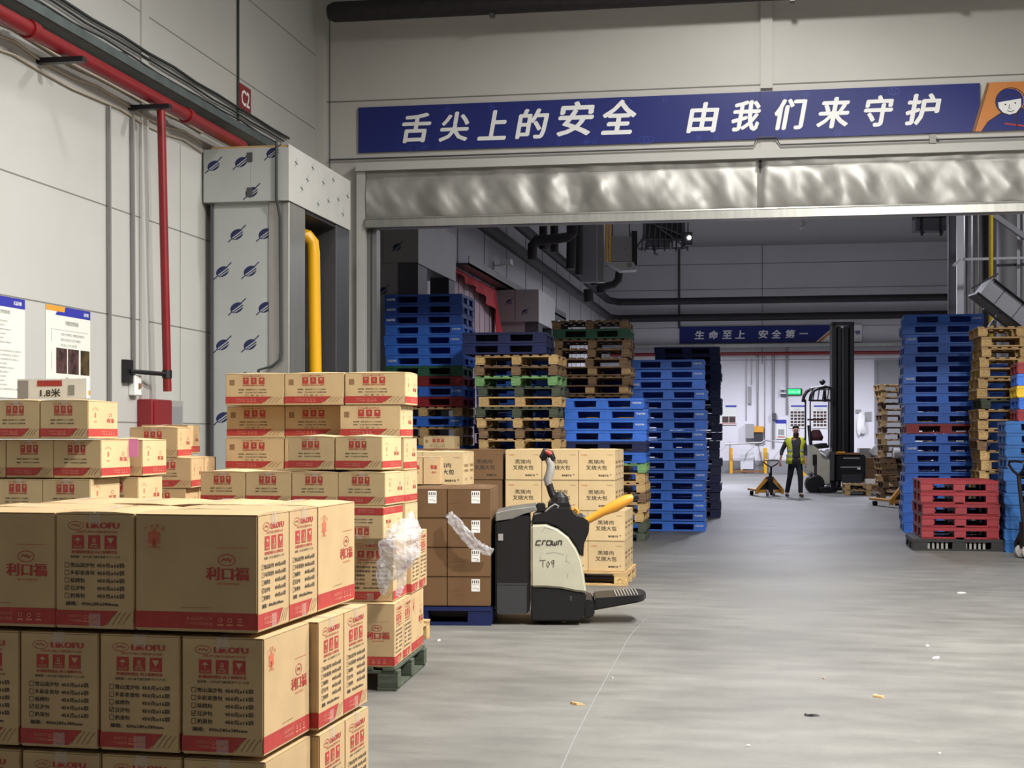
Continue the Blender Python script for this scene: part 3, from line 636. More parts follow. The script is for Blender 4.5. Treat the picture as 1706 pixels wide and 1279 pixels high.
g.bar((-.8, 0, .05), (.75, 0, .10), .05, .05, 'steel_dark'); g.bar((-.75, 0, 1.0), (.7, 0, .45), .05, .05, 'steel_dark'); g.bar((-.4, 0, .9), (.7, 0, .1), .05, .05, 'steel_dark'); g.build('brace', U)
g = MB(); g.tube([(.2, -.05, .25), (.2, -.05, .0), (.28, -.05, -.06)], .03, 'steel', 8); g.build('valve', U); g = MB(); g.tube([(-.25, -.05, .2), (-.3, -.05, -.1), (-.2, -.05, -.12)], .035, 'steel_dark', 8); g.build('hook', U)
x, y = W(1140, 45); g = MB(); g.bar((x, y, Z(412, 45)), (x, y, HC), .07, .07, 'steel_dark'); tag(g.build('hanger_post'), 'dark post holding the glaring flood lamp', 'post')
x, y = W(1148, 44.9); U = thing('flood_lamp', 'glaring white flood lamp on the dark post', 'lamp', (x, y, Z(393, 44.5)), YAW)
g = MB(); g.box(-.17, .1, .0, .2, -.22, .18, 'dark'); g.build('housing', U)
g = MB(); g.lathe([(.0, -.03), (.045, -.02), (.06, .0), (.045, .02), (0, .03)], 'lamp', 12, Matrix.Translation((0, -.05, 0)) @ Matrix.Rotation(R(90), 4, 'X')); g.build('lens', U, smooth=True)
x, y = W(1333, 52); g = MB(); g.bar((x, y, Z(382, 52)), (x + .22, y, Z(370, 52)), .1, .1, 'film_side'); g.bar((x + .1, y, Z(372, 52)), (x + .1, y, HC), .02, .02, 'steel_dark'); tag(g.build('tube_lamp'), 'small tilted pale lamp under the curtain edge', 'lamp')
rod('insulated_pipe', [(*W(1155, 55), HC), (*W(1155, 55), Z(380, 55)), (*W(1450, 55), Z(372, 55)), (*W(1450, 55), HC)], .07, 'pipe_dark', 'thin dark pipe high across the rear hall', 'pipe', 8)
x, y = W(1550, 50); U = thing('fan_unit', 'dark fan unit on brackets high on the rear wall', 'fan', (x, y, Z(392, 50)), YAW)
g = MB(); g.box(-.5, .55, 0, .5, .15, .95, 'steel_dark'); g.bevel(.03); g.build('housing', U)
for a in (-.3, .35):
    g = MB(); g.bar((a, -.02, .8), (a, -.02, 0), .07, .07, 'dark'); g.bar((a, 0, 0), (a + .15, .3, .15), .05, .05, 'dark'); g.build('bracket', U)

# rear wall banner
def XZ(px, py, Y): x, d = XonY(px, Y); return x, Z(py, d)
YQ = YB - .35 - .3
xA, zA = XZ(1132, 572, YB - .1); xC, zC = XZ(1397, 541, YB - .1); xD, _ = XZ(1436, 541, YB - .1)
B2 = thing('slogan_banner', 'blue banner with white slogan high on the rear wall', 'banner', (xA, YB - .04, zA))
w2, h2 = xC - xA, zC - zA; g = MB(); g.box(0, xD - xA, -.03, 0, 0, h2, 'paper'); P = face((0, -.03, 0), (1, 0, 0), (0, -1, 0))
g.poly(P, [(0, 0), (w2 - .9, 0), (w2 - .1, h2), (0, h2)], 'banner', .004); g.poly(P, [(w2 - .85, 0), (w2 - .70, 0), (w2 + .1, h2), (w2 - .05, h2)], 'banner_orange', .005)
for ch, a, b in [('生', 1158, 1173), ('命', 1181, 1196), ('至', 1204, 1219), ('上', 1226, 1241), ('安', 1264, 1279), ('全', 1286, 1301), ('第', 1309, 1324), ('一', 1332, 1346)]:
    u0 = XonY(a, YB - .1)[0] - xA; u1 = XonY(b, YB - .1)[0] - xA
    g.text(P, ch, u0, h2 * (.26 if ch != '一' else .48), u1, h2 * (.74 if ch != '一' else .54), 'white', .025, .1, .008)
g.text(P, '长益冷链', w2 + .05, h2 * .42, w2 + .85, h2 * .66, 'banner', .02, 0, .008); g.build('printed_sheet', B2)
# red pipe, cable tray, conduits on rear wall
z1 = Z(589, 59.3); rod('water_pipe', [(XB + .3, YB - .25, z1), (XR, YB - .25, z1)], .07, 'pipe_red', 'red water pipe crossing the rear wall under the banner', 'pipe', 10)
z2 = Z(578, 59.3); f = MB(); f.box(XB + .3, XR, YB - .32, YB - .02, z2 - .02, z2, 'tray'); f.box(XB + .3, XR, YB - .34, YB - .32, z2 - .02, z2 + .12, 'steel'); tag(f.build('cable_tray'), 'steel cable tray crossing the rear wall above the red pipe', 'cable tray')
for i, (px, y0, y1, r) in enumerate(((1243, 596, 700, .02), (1252, 596, 640, .02), (1262, 590, 710, .035), (1274, 590, 740, .015), (1288, 590, 745, .05), (1311, 575, 690, .04), (1131, 380, 545, .03))):
    d = 59.3; xx = XonY(px, YB - .03)[0]; rod('conduit', [(xx, YB - .02 - r, Z(y1, d)), (xx, YB - .02 - r, Z(y0, d))], r, 'conduit' if i != 6 else 'cable_dark', ['outermost left conduit above the grey control box', 'short thin conduit right of the outermost one on the rear wall', 'conduit dropping to the yellow box on the rear wall', 'very thin conduit right of the yellow box', 'thicker conduit behind the pallet truck handle', 'conduit ending beside the green exit sign', 'dark cable down the rear wall to the banner corner'][i], 'conduit', 6)
def onback(name, px0, px1, py0, py1, th, k, label, cat, draw=None, Y=YB - .02):
    x0_, z0_ = XZ(px0, py1, Y); x1_, z1_ = XZ(px1, py0, Y)
    f = MB(); f.box(x0_, x1_, Y - th, Y, z0_, z1_, k)
    if draw: draw(f, face((x0_, Y - th, z0_), (1, 0, 0), (0, -1, 0)), x1_ - x0_, z1_ - z0_)
    return tag(f.build(name), label, cat)
def dposter(f, P, w_, h):
    f.rect(P, w_ * .1, h * .93, w_, h, 'poster_blue', .004); f.text(P, '管理看板', w_ * .3, h * .80, w_ * .7, h * .85, 'text_grey', lift=.004)
    for i in range(4):
        for j in range(5): f.rect(P, w_ * (.08 + i * .23), h * (.08 + j * .14), w_ * (.26 + i * .23), h * (.18 + j * .14), 'photo', .004)
onback('notice_board', 1315, 1341, 675, 713, .03, 'poster', 'white board with a grid of dark photographs behind the worker', 'poster', dposter)
onback('notice_board', 1353, 1378, 675, 713, .03, 'poster', 'white board with a grid of photographs seen through the lift truck', 'poster', dposter)
def dp2(f, P, w_, h): f.rect(P, w_ * .55, h * .91, w_, h, 'poster_blue', .004); f.rect(P, w_ * .42, h * .12, w_ * .68, h * .44, 'photo', .004); f.rect(P, w_ * .7, h * .12, w_ * .96, h * .44, 'photo', .004); f.line(P, [(.3, .05), (w_, .05)], .03, 'ink_red', .004)
onback('notice_board', 1186, 1227, 675, 708, .03, 'poster', 'white board with two photographs beside the blue pallet column', 'poster', dp2)
def dp3(f, P, w_, h): f.rect(P, 0, h * .80, w_, h, 'poster_blue', .004); f.rect(P, w_ * .2, h * .2, w_ * .8, h * .5, 'text_grey', .004); f.line(P, [(.05, h * .1), (w_ - .05, h * .1)], .04, 'ink_red', .004)
onback('small_notice', 1293, 1310, 699, 731, .04, 'poster', 'narrow notice with blue head left of the worker', 'poster', dp3)
onback('small_notice', 1425, 1434, 682, 688, .04, 'text_grey', 'short dark sign right of the lift mast', 'sign'); onback('wall_sign', 1441, 1452, 686, 701, .03, 'text_grey', 'small grey pictogram sign near the dark door', 'sign')
onback('control_box', 1242, 1256, 706, 730, .3, 'grey_pl', 'grey control box on the rear wall left of the yellow box', 'box')
onback('control_box', 1256, 1272, 710, 720, .25, 'yellow', 'small yellow orange box on the rear wall', 'box')
onback('control_box', 1257, 1271, 721, 736, .2, 'dark_matte', 'dark box with cables hanging under the yellow box', 'box')
onback('control_box', 1246, 1251, 644, 672, .15, 'grey_pl', 'tall thin grey box high on a conduit', 'box')
onback('control_box', 1286, 1293, 688, 699, .2, 'steel_dark', 'small dark box at the top of the thick conduit', 'box')
onback('emergency_light', 1300, 1309, 647, 656, .12, 'paper', 'white twin emergency light left of the green sign', 'lamp', lambda f, P, w_, h: (f.oval(P, w_ * .28, h * .5, .07, .07, 'skirt'), f.oval(P, w_ * .72, h * .5, .07, .07, 'skirt')))
onback('emergency_light', 1300, 1310, 657, 659, .15, 'steel_dark', 'dark bar bracket under the twin emergency light', 'bracket')
x, z = XZ(1312, 658, YB - .11); x_, z_ = XZ(1336, 647, YB - .11)
U = thing('exit_sign', 'glowing green exit sign on the rear wall', 'sign', (x, YB - .11, z)); g = MB(); g.box(0, x_ - x, 0, .105, 0, z_ - z, 'dark'); g.build('housing', U)
g = MB(); w_, h = x_ - x, z_ - z; P = face((0, 0, 0), (1, 0, 0), (0, -1, 0)); g.rect(P, .02, .03, w_ * .9, h - .03, 'green_lamp', .004)
g.text(P, '安全出口', w_ * .1, h * .3, w_ * .6, h * .7, 'white', .01, 0, .008); g.poly(P, [(w_ * .7, h * .35), (w_ * .8, h * .35), (w_ * .8, h * .2), (w_ * .88, h * .5), (w_ * .8, h * .8), (w_ * .8, h * .65), (w_ * .7, h * .65)], 'white', .008); g.build('lit_panel', U)
f = MB(); f.tube([(*W(1208, 58.5), Z(740, 58.5)), (*W(1268, 58.5), Z(737, 58.5)), (*W(1275, 58.5), Z(733, 58.5)), (*W(1290, 58.5), Z(735, 58.5)), (*W(1320, 58.5), Z(737, 58.5))], .03, 'conduit', 8)
[f.tube([(*W(a, 58.5), Z(738, 58.5)), (W(a, 58.5)[0], YB - .02, Z(738, 58.5))], .03, 'steel', 6) for a in (1215, 1262, 1310)]; tag(f.build('hand_rail', smooth=True), 'steel rail along the rear wall behind the yellow barrier', 'rail')
# yellow barrier
U = thing('yellow_barrier', 'low yellow barrier with two square posts in front of the rear wall', 'barrier', (*W(1246, 62 * .955), 0), YAW)
for a in (-.68, .70):
    g = MB(); g.box(a - .06, a + .06, -.06, .06, 0, 1.02, 'yellow_bar'); g.build('post', U)
g = MB(); g.box(-.62, .64, -.03, .03, .03, .12, 'ink_brown'); g.box(-.3, -.2, -.03, .03, .12, .16, 'yellow_bar'); g.build('rail', U)
g = MB(); g.box(-.3, .22, -.02, .0, .17, .95, 'barrier_sheet'); P = face((-.3, -.02, .17), (1, 0, 0), (0, -1, 0)); g.poly(P, [(.1, .2), (.25, .5), (.3, .72), (.22, .6)], 'text_grey', .004); g.build('plastic_sheet', U)
x, y = W(1341, 56); f = MB(); f.box(x - .08, x + .08, y, y + .16, 0, 1.05, 'yellow_bar'); tag(f.build('yellow_post'), 'single yellow post partly hidden behind the worker', 'post')
# red cloth and pinkish sheets on the rear left wall
y0, _ = YonX(762, XB); y1 = W(897, 36.4)[1] - .15; g = MB(); g.box(XB, XB + .02, y0 - .4, y1, 0, 5.1, 'strip'); y = y0
while y < y1: g.box(XB + .02, XB + .03, y - .015, y + .015, 0, 5.1, 'joint'); y += .6
tag(g.build('wall_sheeting'), 'pinkish plastic sheets covering the rear left wall below the tray', 'sheeting')
def drape():
    g = MB(); vs = []; n, m = 60, 14
    y0, _ = YonX(758, XB + .25); y1 = W(897, 36.4)[1] - .1
    for i in range(n + 1):
        t = i / n; y = y0 + (y1 - y0) * t; top = 5.15 - .02 * t; ln = .10 + .75 * max(0, (t - .45) / .55) ** 1.3 + (.45 if t > .9 else 0)
        for j in range(m + 1):
            s_ = j / m; vs.append((XB + .2 + .06 * math.sin(t * 30 + s_ * 3) * s_ + .01 * math.sin(t * 60) - .15 * (1 - s_), y, top - ln * s_ - .2 * math.sin(math.pi * min(1, t * 1.1)) * s_))
    g.add(vs, [(i * (m + 1) + j, (i + 1) * (m + 1) + j, (i + 1) * (m + 1) + j + 1, i * (m + 1) + j + 1) for i in range(n) for j in range(m)], 'red_cloth')
    tag(g.build('red_cloth', smooth=True), 'red cloth draped along the tray of the rear left wall', 'cloth')
drape()
z3 = 5.2; g = MB(); g.box(XB + .03, XB + .35, YonX(760, XB)[0] - .3, YonX(925, XB)[0], z3, z3 + .05, 'tray'); g.box(XB + .33, XB + .35, YonX(760, XB)[0] - .3, YonX(925, XB)[0], z3, z3 + .2, 'steel'); tag(g.build('cable_tray'), 'grey ledge tray along the rear left wall above the red cloth', 'cable tray')
x, y = XB + .3, YonX(841, XB + .3)[0]
U = thing('wall_camera', 'small pale camera box on the rear left wall over a red sign', 'camera', (x, y, zl(442, 841, x)))
g = MB(); g.box(-.3, -.25, -.05, .05, -.1, .1, 'paper'); g.tube([(-.28, 0, 0), (0, -.1, 0)], .02, 'paper', 6); g.box(-.05, .2, -.35, .05, 0, .12, 'paper'); g.build('body', U)
g = MB(); g.box(-.3, -.29, .3, .8, -.75, -.1, 'red_cloth'); tag(g.build('red_sign', loc=(x, y, zl(442, 841, x))), 'narrow red sign under the small pale camera', 'sign')

# ------------------------------------------------------------------ steel structure at the right
def post(px, d, wd, k, label, z0=0, name='steel_column', cat='column'):
    x, y = W(px, d); f = MB(); f.box(x - wd / 2, x + wd / 2, y, y + wd, z0, HC, k); return tag(f.build(name), label, cat)
post(1587, 30.5, .16, 'steel_dark', 'dark steel column at the left of the right hand pipe group')
post(1600, 30, .13, 'paper', 'pale square column left of the shiny ducts')
def vpipe(px, d, r, k, label, name='vertical_duct', cat='duct', z0=0):
    x, y = W(px, d); f = MB(); f.tube([(x, y, z0), (x, y, HC)], r, k, 18); return tag(f.build(name, smooth=True), label, cat)
vpipe(1613, 31.5, .10, 'steel_duct', 'shiny duct immediately right of the pale square column')
vpipe(1627, 31, .11, 'steel_duct', 'middle shiny duct between pale column and yellow pipe')
vpipe(1640, 32, .10, 'steel_dark', 'dark duct just left of the yellow pipe at right')
vpipe(1651, 28.6, .042, 'yellow_pl', 'thin vertical yellow pipe at the right behind the pallets', 'gas_pipe', 'pipe')
vpipe(1676, 31, .22, 'grey_pl', 'wide grey duct right of the yellow pipe')
vpipe(1703, 31, .12, 'steel_duct', 'shiny duct cut by the right picture edge')
post(1657, 30.6, .08, 'steel_dark', 'thin dark column just right of the yellow pipe')
post(1697, 29.5, .06, 'film_side', 'thin pale upright near the right picture edge')
def beam(a, b, wd, k, label, d=29.3):
    f = MB(); f.bar((*W(a[0], d), Z(a[1], d)), (*W(b[0], d), Z(b[1], d)), wd, wd, k); tag(f.build('steel_beam'), label, 'beam')
beam((1588, 443), (1600, 432), .05, 'film_side', 'short pale diagonal beam at the left column', 29.6); beam((1604, 432), (1730, 429), .05, 'film_side', 'horizontal pale beam crossing the yellow pipe')
beam((1655, 358), (1715, 400), .10, 'grey_pl', 'diagonal grey brace upper right behind the curtain'); beam((1660, 442), (1720, 440), .05, 'dark', 'thin dark beam below the horizontal pale beam', 29.6)
# inclined conveyor chute
x, y = W(1672, 27.5); U = thing('inclined_chute', 'sloping grey sheet metal chute with black edge rails at right', 'chute', (x, y, Z(500, 27.5)), YAW)
Tm = Matrix.Rotation(R(38), 4, 'Y')
g = MB(); g.box(-.42, 1.0, 0, .5, -.17, .17, 'film_side', Tm)
for a in (-.1, .32, .7): g.box(a, a + .012, -.004, 0, -.17, .17, 'dark', Tm)
g.build('sheet_panel', U)
g = MB(); g.box(-.48, 1.2, -.05, .5, -.23, -.18, 'dark', Tm); g.box(-.40, 1.2, -.03, .5, .18, .21, 'dark', Tm); g.box(-.2, 1.2, -.04, 0, -.38, -.35, 'dark', Tm); g.build('edge_rail', U)
g = MB(); g.bar((-.45, 0, .05), (-.15, 0, .42), .03, .03, 'film_side'); g.bar((-.6, 0, .22), (-.1, 0, .5), .03, .03, 'steel_dark'); g.bar((-.35, .05, -.62), (.05, .05, -.1), .05, .05, 'grey_pl'); g.build('brace', U)

# ================================================================== CARTONS
def logo_oval(f, P, cu, cv, ru, rv, k='ink_red', wd=None):
    wd = wd or rv * .14
    f.oval(P, cu, cv, ru, rv, k, wd, 20)
    f.line(P, [(cu - ru * .6, cv - rv * .25), (cu - ru * .35, cv + rv * .35), (cu - ru * .1, cv - rv * .1), (cu + ru * .15, cv + rv * .4), (cu + ru * .3, cv - rv * .3), (cu + ru * .65, cv + rv * .2)], wd * 1.3, k)
def three_icons(f, P, u0, v0, w, h, k='ink_red', sign=True):
    s = w * .27
    for i in range(3):
        a = u0 + i * (w - s) / 2; f.rect(P, a, v0, a + s, v0 + h, k)
        c = a + s / 2
        if i == 0: f.poly(P, [(c - s * .3, v0 + h * .62), (c, v0 + h * .84), (c + s * .3, v0 + h * .62)], 'kraft', .0016); f.line(P, [(c, v0 + h * .35), (c, v0 + h * .7)], s * .06, 'kraft', .0017)
        elif i == 1: f.text(P, '8', c - s * .15, v0 + h * .42, c + s * .15, v0 + h * .82, 'kraft', lift=.0017); f.line(P, [(c - s * .28, v0 + h * .34), (c + s * .28, v0 + h * .34)], s * .06, 'kraft', .0017)
        else: f.poly(P, [(c - s * .28, v0 + h * .82), (c - s * .1, v0 + h * .5), (c + s * .1, v0 + h * .5), (c + s * .28, v0 + h * .82)], 'kraft', .0016); f.line(P, [(c, v0 + h * .34), (c, v0 + h * .55)], s * .06, 'kraft', .0017)
        if sign: f.text(P, ('怕雨', '层数', '小心')[i], a + s * .12, v0 + h * .06, a + s * .88, v0 + h * .26, 'kraft', lift=.0017, res=1)
def band(f, P, w, h, v0, v1, diag, k='ink_red'):
    vh = v1 - v0
    if diag:
        f.poly(P, [(0, v0), (w * .62, v0), (w * .80, v1), (0, v1)], k)
        for i in range(4):
            a = w * (.66 + i * .065); f.line(P, [(a, v0 + vh * .1), (a + w * .05, v0 + vh * .5), (a + w * .045, v0 + vh * .52), (a + w * .11, v1 - vh * .06)], .0022 if h > .3 else .003, 'ink_brown')
    else: f.rect(P, 0, v0, w, v1, k)
    e = w * (.56 if diag else .93); b = w * (.18 if diag else .42)
    f.text(P, '食品有限公司', b, v0 + vh * .52, b + (e - b) * .42, v0 + vh * .74, 'ink_band', lift=.0018, res=1)
    f.text(P, '广州市酒家集团', b, v0 + vh * .22, b + (e - b) * .42, v0 + vh * .42, 'ink_band', lift=.0018, res=1)
    for i, fr in enumerate((.55, .70, .86)):
        c = b + (e - b) * fr; f.oval(P, c, v0 + vh * .56, vh * .12, vh * .12, 'ink_band', vh * .05, 8, .0018); f.line(P, [(c - vh * .2, v0 + vh * .28), (c + vh * .2, v0 + vh * .28)], vh * .09, 'ink_band', .0018)
def p_long(f, P, w, h):       # long side print of the tall carton
    for i, ch in enumerate('广式茶点'):
        f.text(P, ch, w * (.075 + i * .045), h * (.845 + (.02 if i in (1, 2) else 0)), w * (.11 + i * .045), h * (.885 + (.02 if i in (1, 2) else 0)), 'ink_red_soft', res=1)
    f.poly(P, [(w * .155 + .02 * math.cos(t) * (1 + .35 * (i % 2)), h * .79 + .024 * math.sin(t) * (1 + .35 * (i % 2))) for i, t in enumerate([j * math.pi / 6 for j in range(12)])], 'ink_red_soft')
    f.rect(P, w * .14, h * .73, w * .17, h * .78, 'ink_red_soft'); f.text(P, '速冻食品', w * .10, h * .70, w * .21, h * .722, 'ink_red_soft', res=1)
    f.line(P, [(w * .66, h * .715), (w * .93, h * .715)], .0014, 'ink_red_soft')
    logo_oval(f, P, w * .75, h * .61, w * .068, h * .048)
    f.text(P, '利口福', w * .585, h * .44, w * .925, h * .55, 'ink_red', .036)
    f.text(P, '食品集团', w * .67, h * .40, w * .85, h * .42, 'ink_red_soft', res=1)
    f.line(P, [(w * .38, h * .20), (w * .62, h * .205)], .0012, 'ink_brown'); band(f, P, w, h, h * .025, h * .165, False)
def p_narrow(f, P, w, h):     # narrow side print of the tall carton
    logo_oval(f, P, w * .26, h * .885, w * .10, h * .035); f.text(P, 'LIKOFU', w * .40, h * .862, w * .81, h * .912, 'ink_red', .075)
    f.text(P, 'FAST-FROZENFOOD', w * .27, h * .822, w * .79, h * .843, 'ink_red', .01, res=1)
    three_icons(f, P, w * .21, h * .685, w * .57, h * .118)
    f.text(P, '防潮请勿重压 向上保鲜冷冻', w * .21, h * .645, w * .79, h * .672, 'ink_red', .03, res=1)
    f.text(P, '保质期：-18℃以下速冻条件下十二个月', w * .19, h * .605, w * .82, h * .628, 'ink_black', .01, res=1)
    for i, t in enumerate(('雪山流沙包', '多彩麦香包', '核桃包', '豆沙包', '奶黄包')):
        v = h * (.525 - i * .066); sz = h * .040
        f.line(P, [(w * .12, v), (w * .17, v), (w * .17, v + sz), (w * .12, v + sz), (w * .12, v)], .0016, 'ink_black')
        f.text(P, t, w * .19, v, w * (.19 + .062 * len(t)), v + sz, 'ink_black', .022, res=1)
        f.text(P, '450克x16袋', w * .53, v, w * .88, v + sz, 'ink_black', .028, res=1)
        if i == 3: f.line(P, [(w * .125, v + sz * .6), (w * .14, v + sz * .2), (w * .168, v + sz)], .002, 'ink_black')
    f.text(P, '规格：430x285x380mm', w * .13, h * .195, w * .80, h * .232, 'ink_black', .03, res=1); band(f, P, w, h, h * .025, h * .155, True)
def p_mid(f, P, w, h, bar=False):
    f.text(P, 'LIKOFU', w * .38, h * .885, w * .64, h * .935, 'ink_red', .03, res=1); logo_oval(f, P, w * .32, h * .91, w * .04, h * .028)
    three_icons(f, P, w * .30, h * .66, w * .37, h * .20, sign=False); f.text(P, '防潮请勿重压 向上保鲜', w * .30, h * .60, w * .67, h * .645, 'ink_red', .03, res=1)
    f.text(P, '保质期：速冻条件下十二个月储存', w * .22, h * .47, w * .70, h * .51, 'ink_black', .02, res=1)
    f.text(P, '规格：千克x袋 生产日期见箱', w * .22, h * .38, w * .70, h * .42, 'ink_black', .02, res=1)
    if bar:
        for i in range(5): f.rect(P, w * .07 + i * w * .018, h * .62, w * .078 + i * w * .018 + w * .004, h * .80, 'ink_brown')
        for i, ch in enumerate('口福点心'): f.text(P, ch, w * (.34 + i * .09), h * .28, w * (.39 + i * .09), h * .34, 'ink_brown', res=1)
    band(f, P, w, h, h * .06, h * .27, True)
def p_midside(f, P, w, h):
    for i, ch in enumerate('广式茶点'): f.text(P, ch, w * (.13 + i * .055), h * (.72 + (.04 if i in (1, 2) else 0)), w * (.17 + i * .055), h * (.78 + (.04 if i in (1, 2) else 0)), 'ink_red_soft', res=1)
    f.rect(P, w * .21, h * .55, w * .26, h * .68, 'ink_red_soft'); f.text(P, '速冻', w * .19, h * .42, w * .28, h * .47, 'ink_red_soft', res=1)
    f.text(P, '利口福', w * .62, h * .42, w * .86, h * .54, 'ink_red', .03, res=1); f.oval(P, w * .74, h * .62, w * .045, h * .045, 'ink_red', .003, 12)
    band(f, P, w, h, h * .06, h * .26, False)
def p_pork(f, P, w, h):
    f.text(P, '黑猪肉', w * .27, h * .54, w * .70, h * .68, 'ink_black', .012); f.text(P, '叉烧大包', w * .21, h * .34, w * .78, h * .49, 'ink_black', .012)
    f.text(P, '中央厨房', w * .08, h * .80, w * .24, h * .86, 'ink_red_soft', res=1); f.text(P, '冷冻食品', w * .76, h * .82, w * .92, h * .85, 'ink_brown', res=1)
    f.text(P, '净含量千克', w * .55, h * .12, w * .82, h * .19, 'ink_black', .05, res=1); f.rect(P, w * .86, h * .16, w * .90, h * .20, 'ink_brown')
def p_porkside(f, P, w, h):
    f.text(P, '产品名称叉烧大包', w * .15, h * .55, w * .85, h * .64, 'ink_brown', .02, res=1); f.text(P, '生产日期储存条件', w * .15, h * .40, w * .85, h * .48, 'ink_brown', .02, res=1)
    f.text(P, '叉烧大包', w * .3, h * .15, w * .7, h * .24, 'ink_brown', res=1)
def p_brown(f, P, w, h):
    f.line(P, [(0, h * .5), (w * .3, h * .502)], .0015, 'seam')
    for i in range(6): f.line(P, [(w * .12, h * (.25 + i * .07)), (w * .44, h * (.25 + i * .07))], .0013, 'seam' if i % 3 else 'ink_brown')
def p_slim(f, P, w, h): f.text(P, '利口福', w * .45, h * .55, w * .8, h * .7, 'ink_red', .04, res=1); f.text(P, '点心', w * .5, h * .4, w * .78, h * .48, 'ink_red', .03, res=1)
def p_none(f, P, w, h): pass

KIND = {'tall': (.283, .428, .385, 'kraft', p_narrow, p_long), 'mid': (.300, .395, .204, 'kraft_pale', p_mid, p_midside), 'low': (.300, .395, .226, 'kraft_pale', p_mid, p_midside),
        'wide': (.440, .350, .230, 'kraft_pale', lambda f, P, w, h: p_mid(f, P, w, h, True), p_midside), 'small': (.330, .35, .208, 'kraft', p_mid, p_midside),
        'pork': (.380, .298, .312, 'kraft_pale', p_pork, p_porkside), 'pork_dark': (.380, .298, .312, 'kraft_dark', p_pork, p_porkside),
        'brown': (.350, .318, .238, 'kraft_dark', p_brown, p_none), 'brown_plain': (.350, .318, .238, 'kraft_dark', p_brown, p_none), 'slim': (.145, .30, .24, 'kraft', p_slim, p_none)}
CT_ = {}
def carton_proto(kind, raised):
    w, d, h, k, pf, ps = KIND[kind]; f = MB(); rr = random.Random(len(kind) * 7 + int(raised))
    f.box(-w / 2, w / 2, -d / 2, d / 2, 0, h - .004, k); f.bevel(.004, 2)
    ax = d >= w            # the flap seam runs along the longer side
    up = .011 if raised else .001; n = 8
    for s in (-1, 1):
        vs = []
        for i in range(n + 1):
            t = i / n
            for j in (0, 1, 2):
                q = j / 2; a = (-.5 + t) * (d if ax else w) * .994; b = s * ((w if ax else d) / 2 * .992 * (1 - q) + .0015 * q)
                z = h - .003 + up * math.sin(q * math.pi * .62) * (.55 + .45 * math.sin(math.pi * t)) + (rr.uniform(0, .0035) if raised and 0 < i < n and j == 2 else 0)
                vs.append((b, a, z) if ax else (a, b, z))
        m_ = len(vs); vs2 = vs + [(x, y, h - .006) for x, y, z in vs]
        fs = [(i * 3 + j, i * 3 + j + 1, (i + 1) * 3 + j + 1, (i + 1) * 3 + j) for i in range(n) for j in range(2)]
        fs += [(i * 3 + 2, i * 3 + 2 + m_, (i + 1) * 3 + 2 + m_, (i + 1) * 3 + 2) for i in range(n)] + [(i * 3, (i + 1) * 3, (i + 1) * 3 + m_, i * 3 + m_) for i in range(n)]
        f.add(vs2, fs, k)
        f.add([vs2[0], vs2[1], vs2[2], vs2[m_ + 2], vs2[m_]], [(0, 1, 2, 3, 4)], k); f.add([vs2[m_ - 3], vs2[m_ - 2], vs2[m_ - 1], vs2[2 * m_ - 1], vs2[2 * m_ - 3]], [(0, 1, 2, 3, 4)], k)
    for sx, pr, ww, hh in ((0, pf, w, d), (1, ps, d, w), (2, pf, w, d), (3, ps, d, w)):
        a = sx * math.pi / 2; u = Vector((math.cos(a), math.sin(a), 0)); nn = Vector((math.sin(a), -math.cos(a), 0))
        P = (u * (-ww / 2) + nn * (hh / 2), u, Vector((0, 0, 1)), nn); pr(f, P, ww, h)
    o = mk('carton', f.mesh('carton', recalc=False), None, (0, 0, -50)); o['kind'] = 'thing'; proto(o)
    # tape part over the seam and down the ends
    g = MB(); L = (d if ax else w) / 2; tw = .021; zt = h + (.0035 if raised else .0006); mid = h + (up * .93 + .004 if raised else .0008); dn = .040 if h > .3 else .03
    path = [(-L - .0012, h - dn), (-L - .0012, h - .002), (-L * .9, zt), (0, mid), (L * .9, zt), (L + .0012, h - .002), (L + .0012, h - dn)]
    vs = []
    for a, z in path:
        for b in (-tw, tw): vs.append((b, a, z) if ax else (a, b, z))
    g.add(vs, [(2 * i, 2 * i + 1, 2 * i + 3, 2 * i + 2) for i in range(len(path) - 1)], 'tape')
    g.build('packing_tape', o)
    if kind == 'tall':
        for s in (-1, 1): g = MB(); g.add([(b, s * (L + .0016), z) for b, z in ((-tw, 0.005), (tw, .005), (tw, .05), (-tw, .05))], [(0, 1, 2, 3)], 'tape'); g.build('packing_tape', o)
    if kind == 'brown':
        g = MB(); P = face((-w / 2, -d / 2 - .001, 0), (1, 0, 0), (0, -1, 0)); g.rect(P, w * .56, h * .5, w * .76, h * .92, 'paper')
        for i in range(4): g.rect(P, w * (.58 + i * .045), h * .78, w * (.60 + i * .045), h * .88, 'ink_black', .0016)
        g.line(P, [(w * .58, h * .73), (w * .74, h * .73)], .002, 'ink_black', .0016); g.line(P, [(w * .59, h * .62), (w * .68, h * .62), (w * .72, h * .60), (w * .72, h * .55)], .004, 'text_grey', .0016); g.build('shipping_label', o)
    return o
def carton(kind, x, y, z, rz, label, group, raised=False, flip=False):
    key = (kind, raised)
    if key not in CT_: CT_[key] = carton_proto(kind, raised)
    c = dup(CT_[key], (x, y, z), rz, label, group, 'box')
    if flip:
        c.rotation_euler = (math.pi, 0, rz); c.location.z = z + KIND[kind][2]
    return c
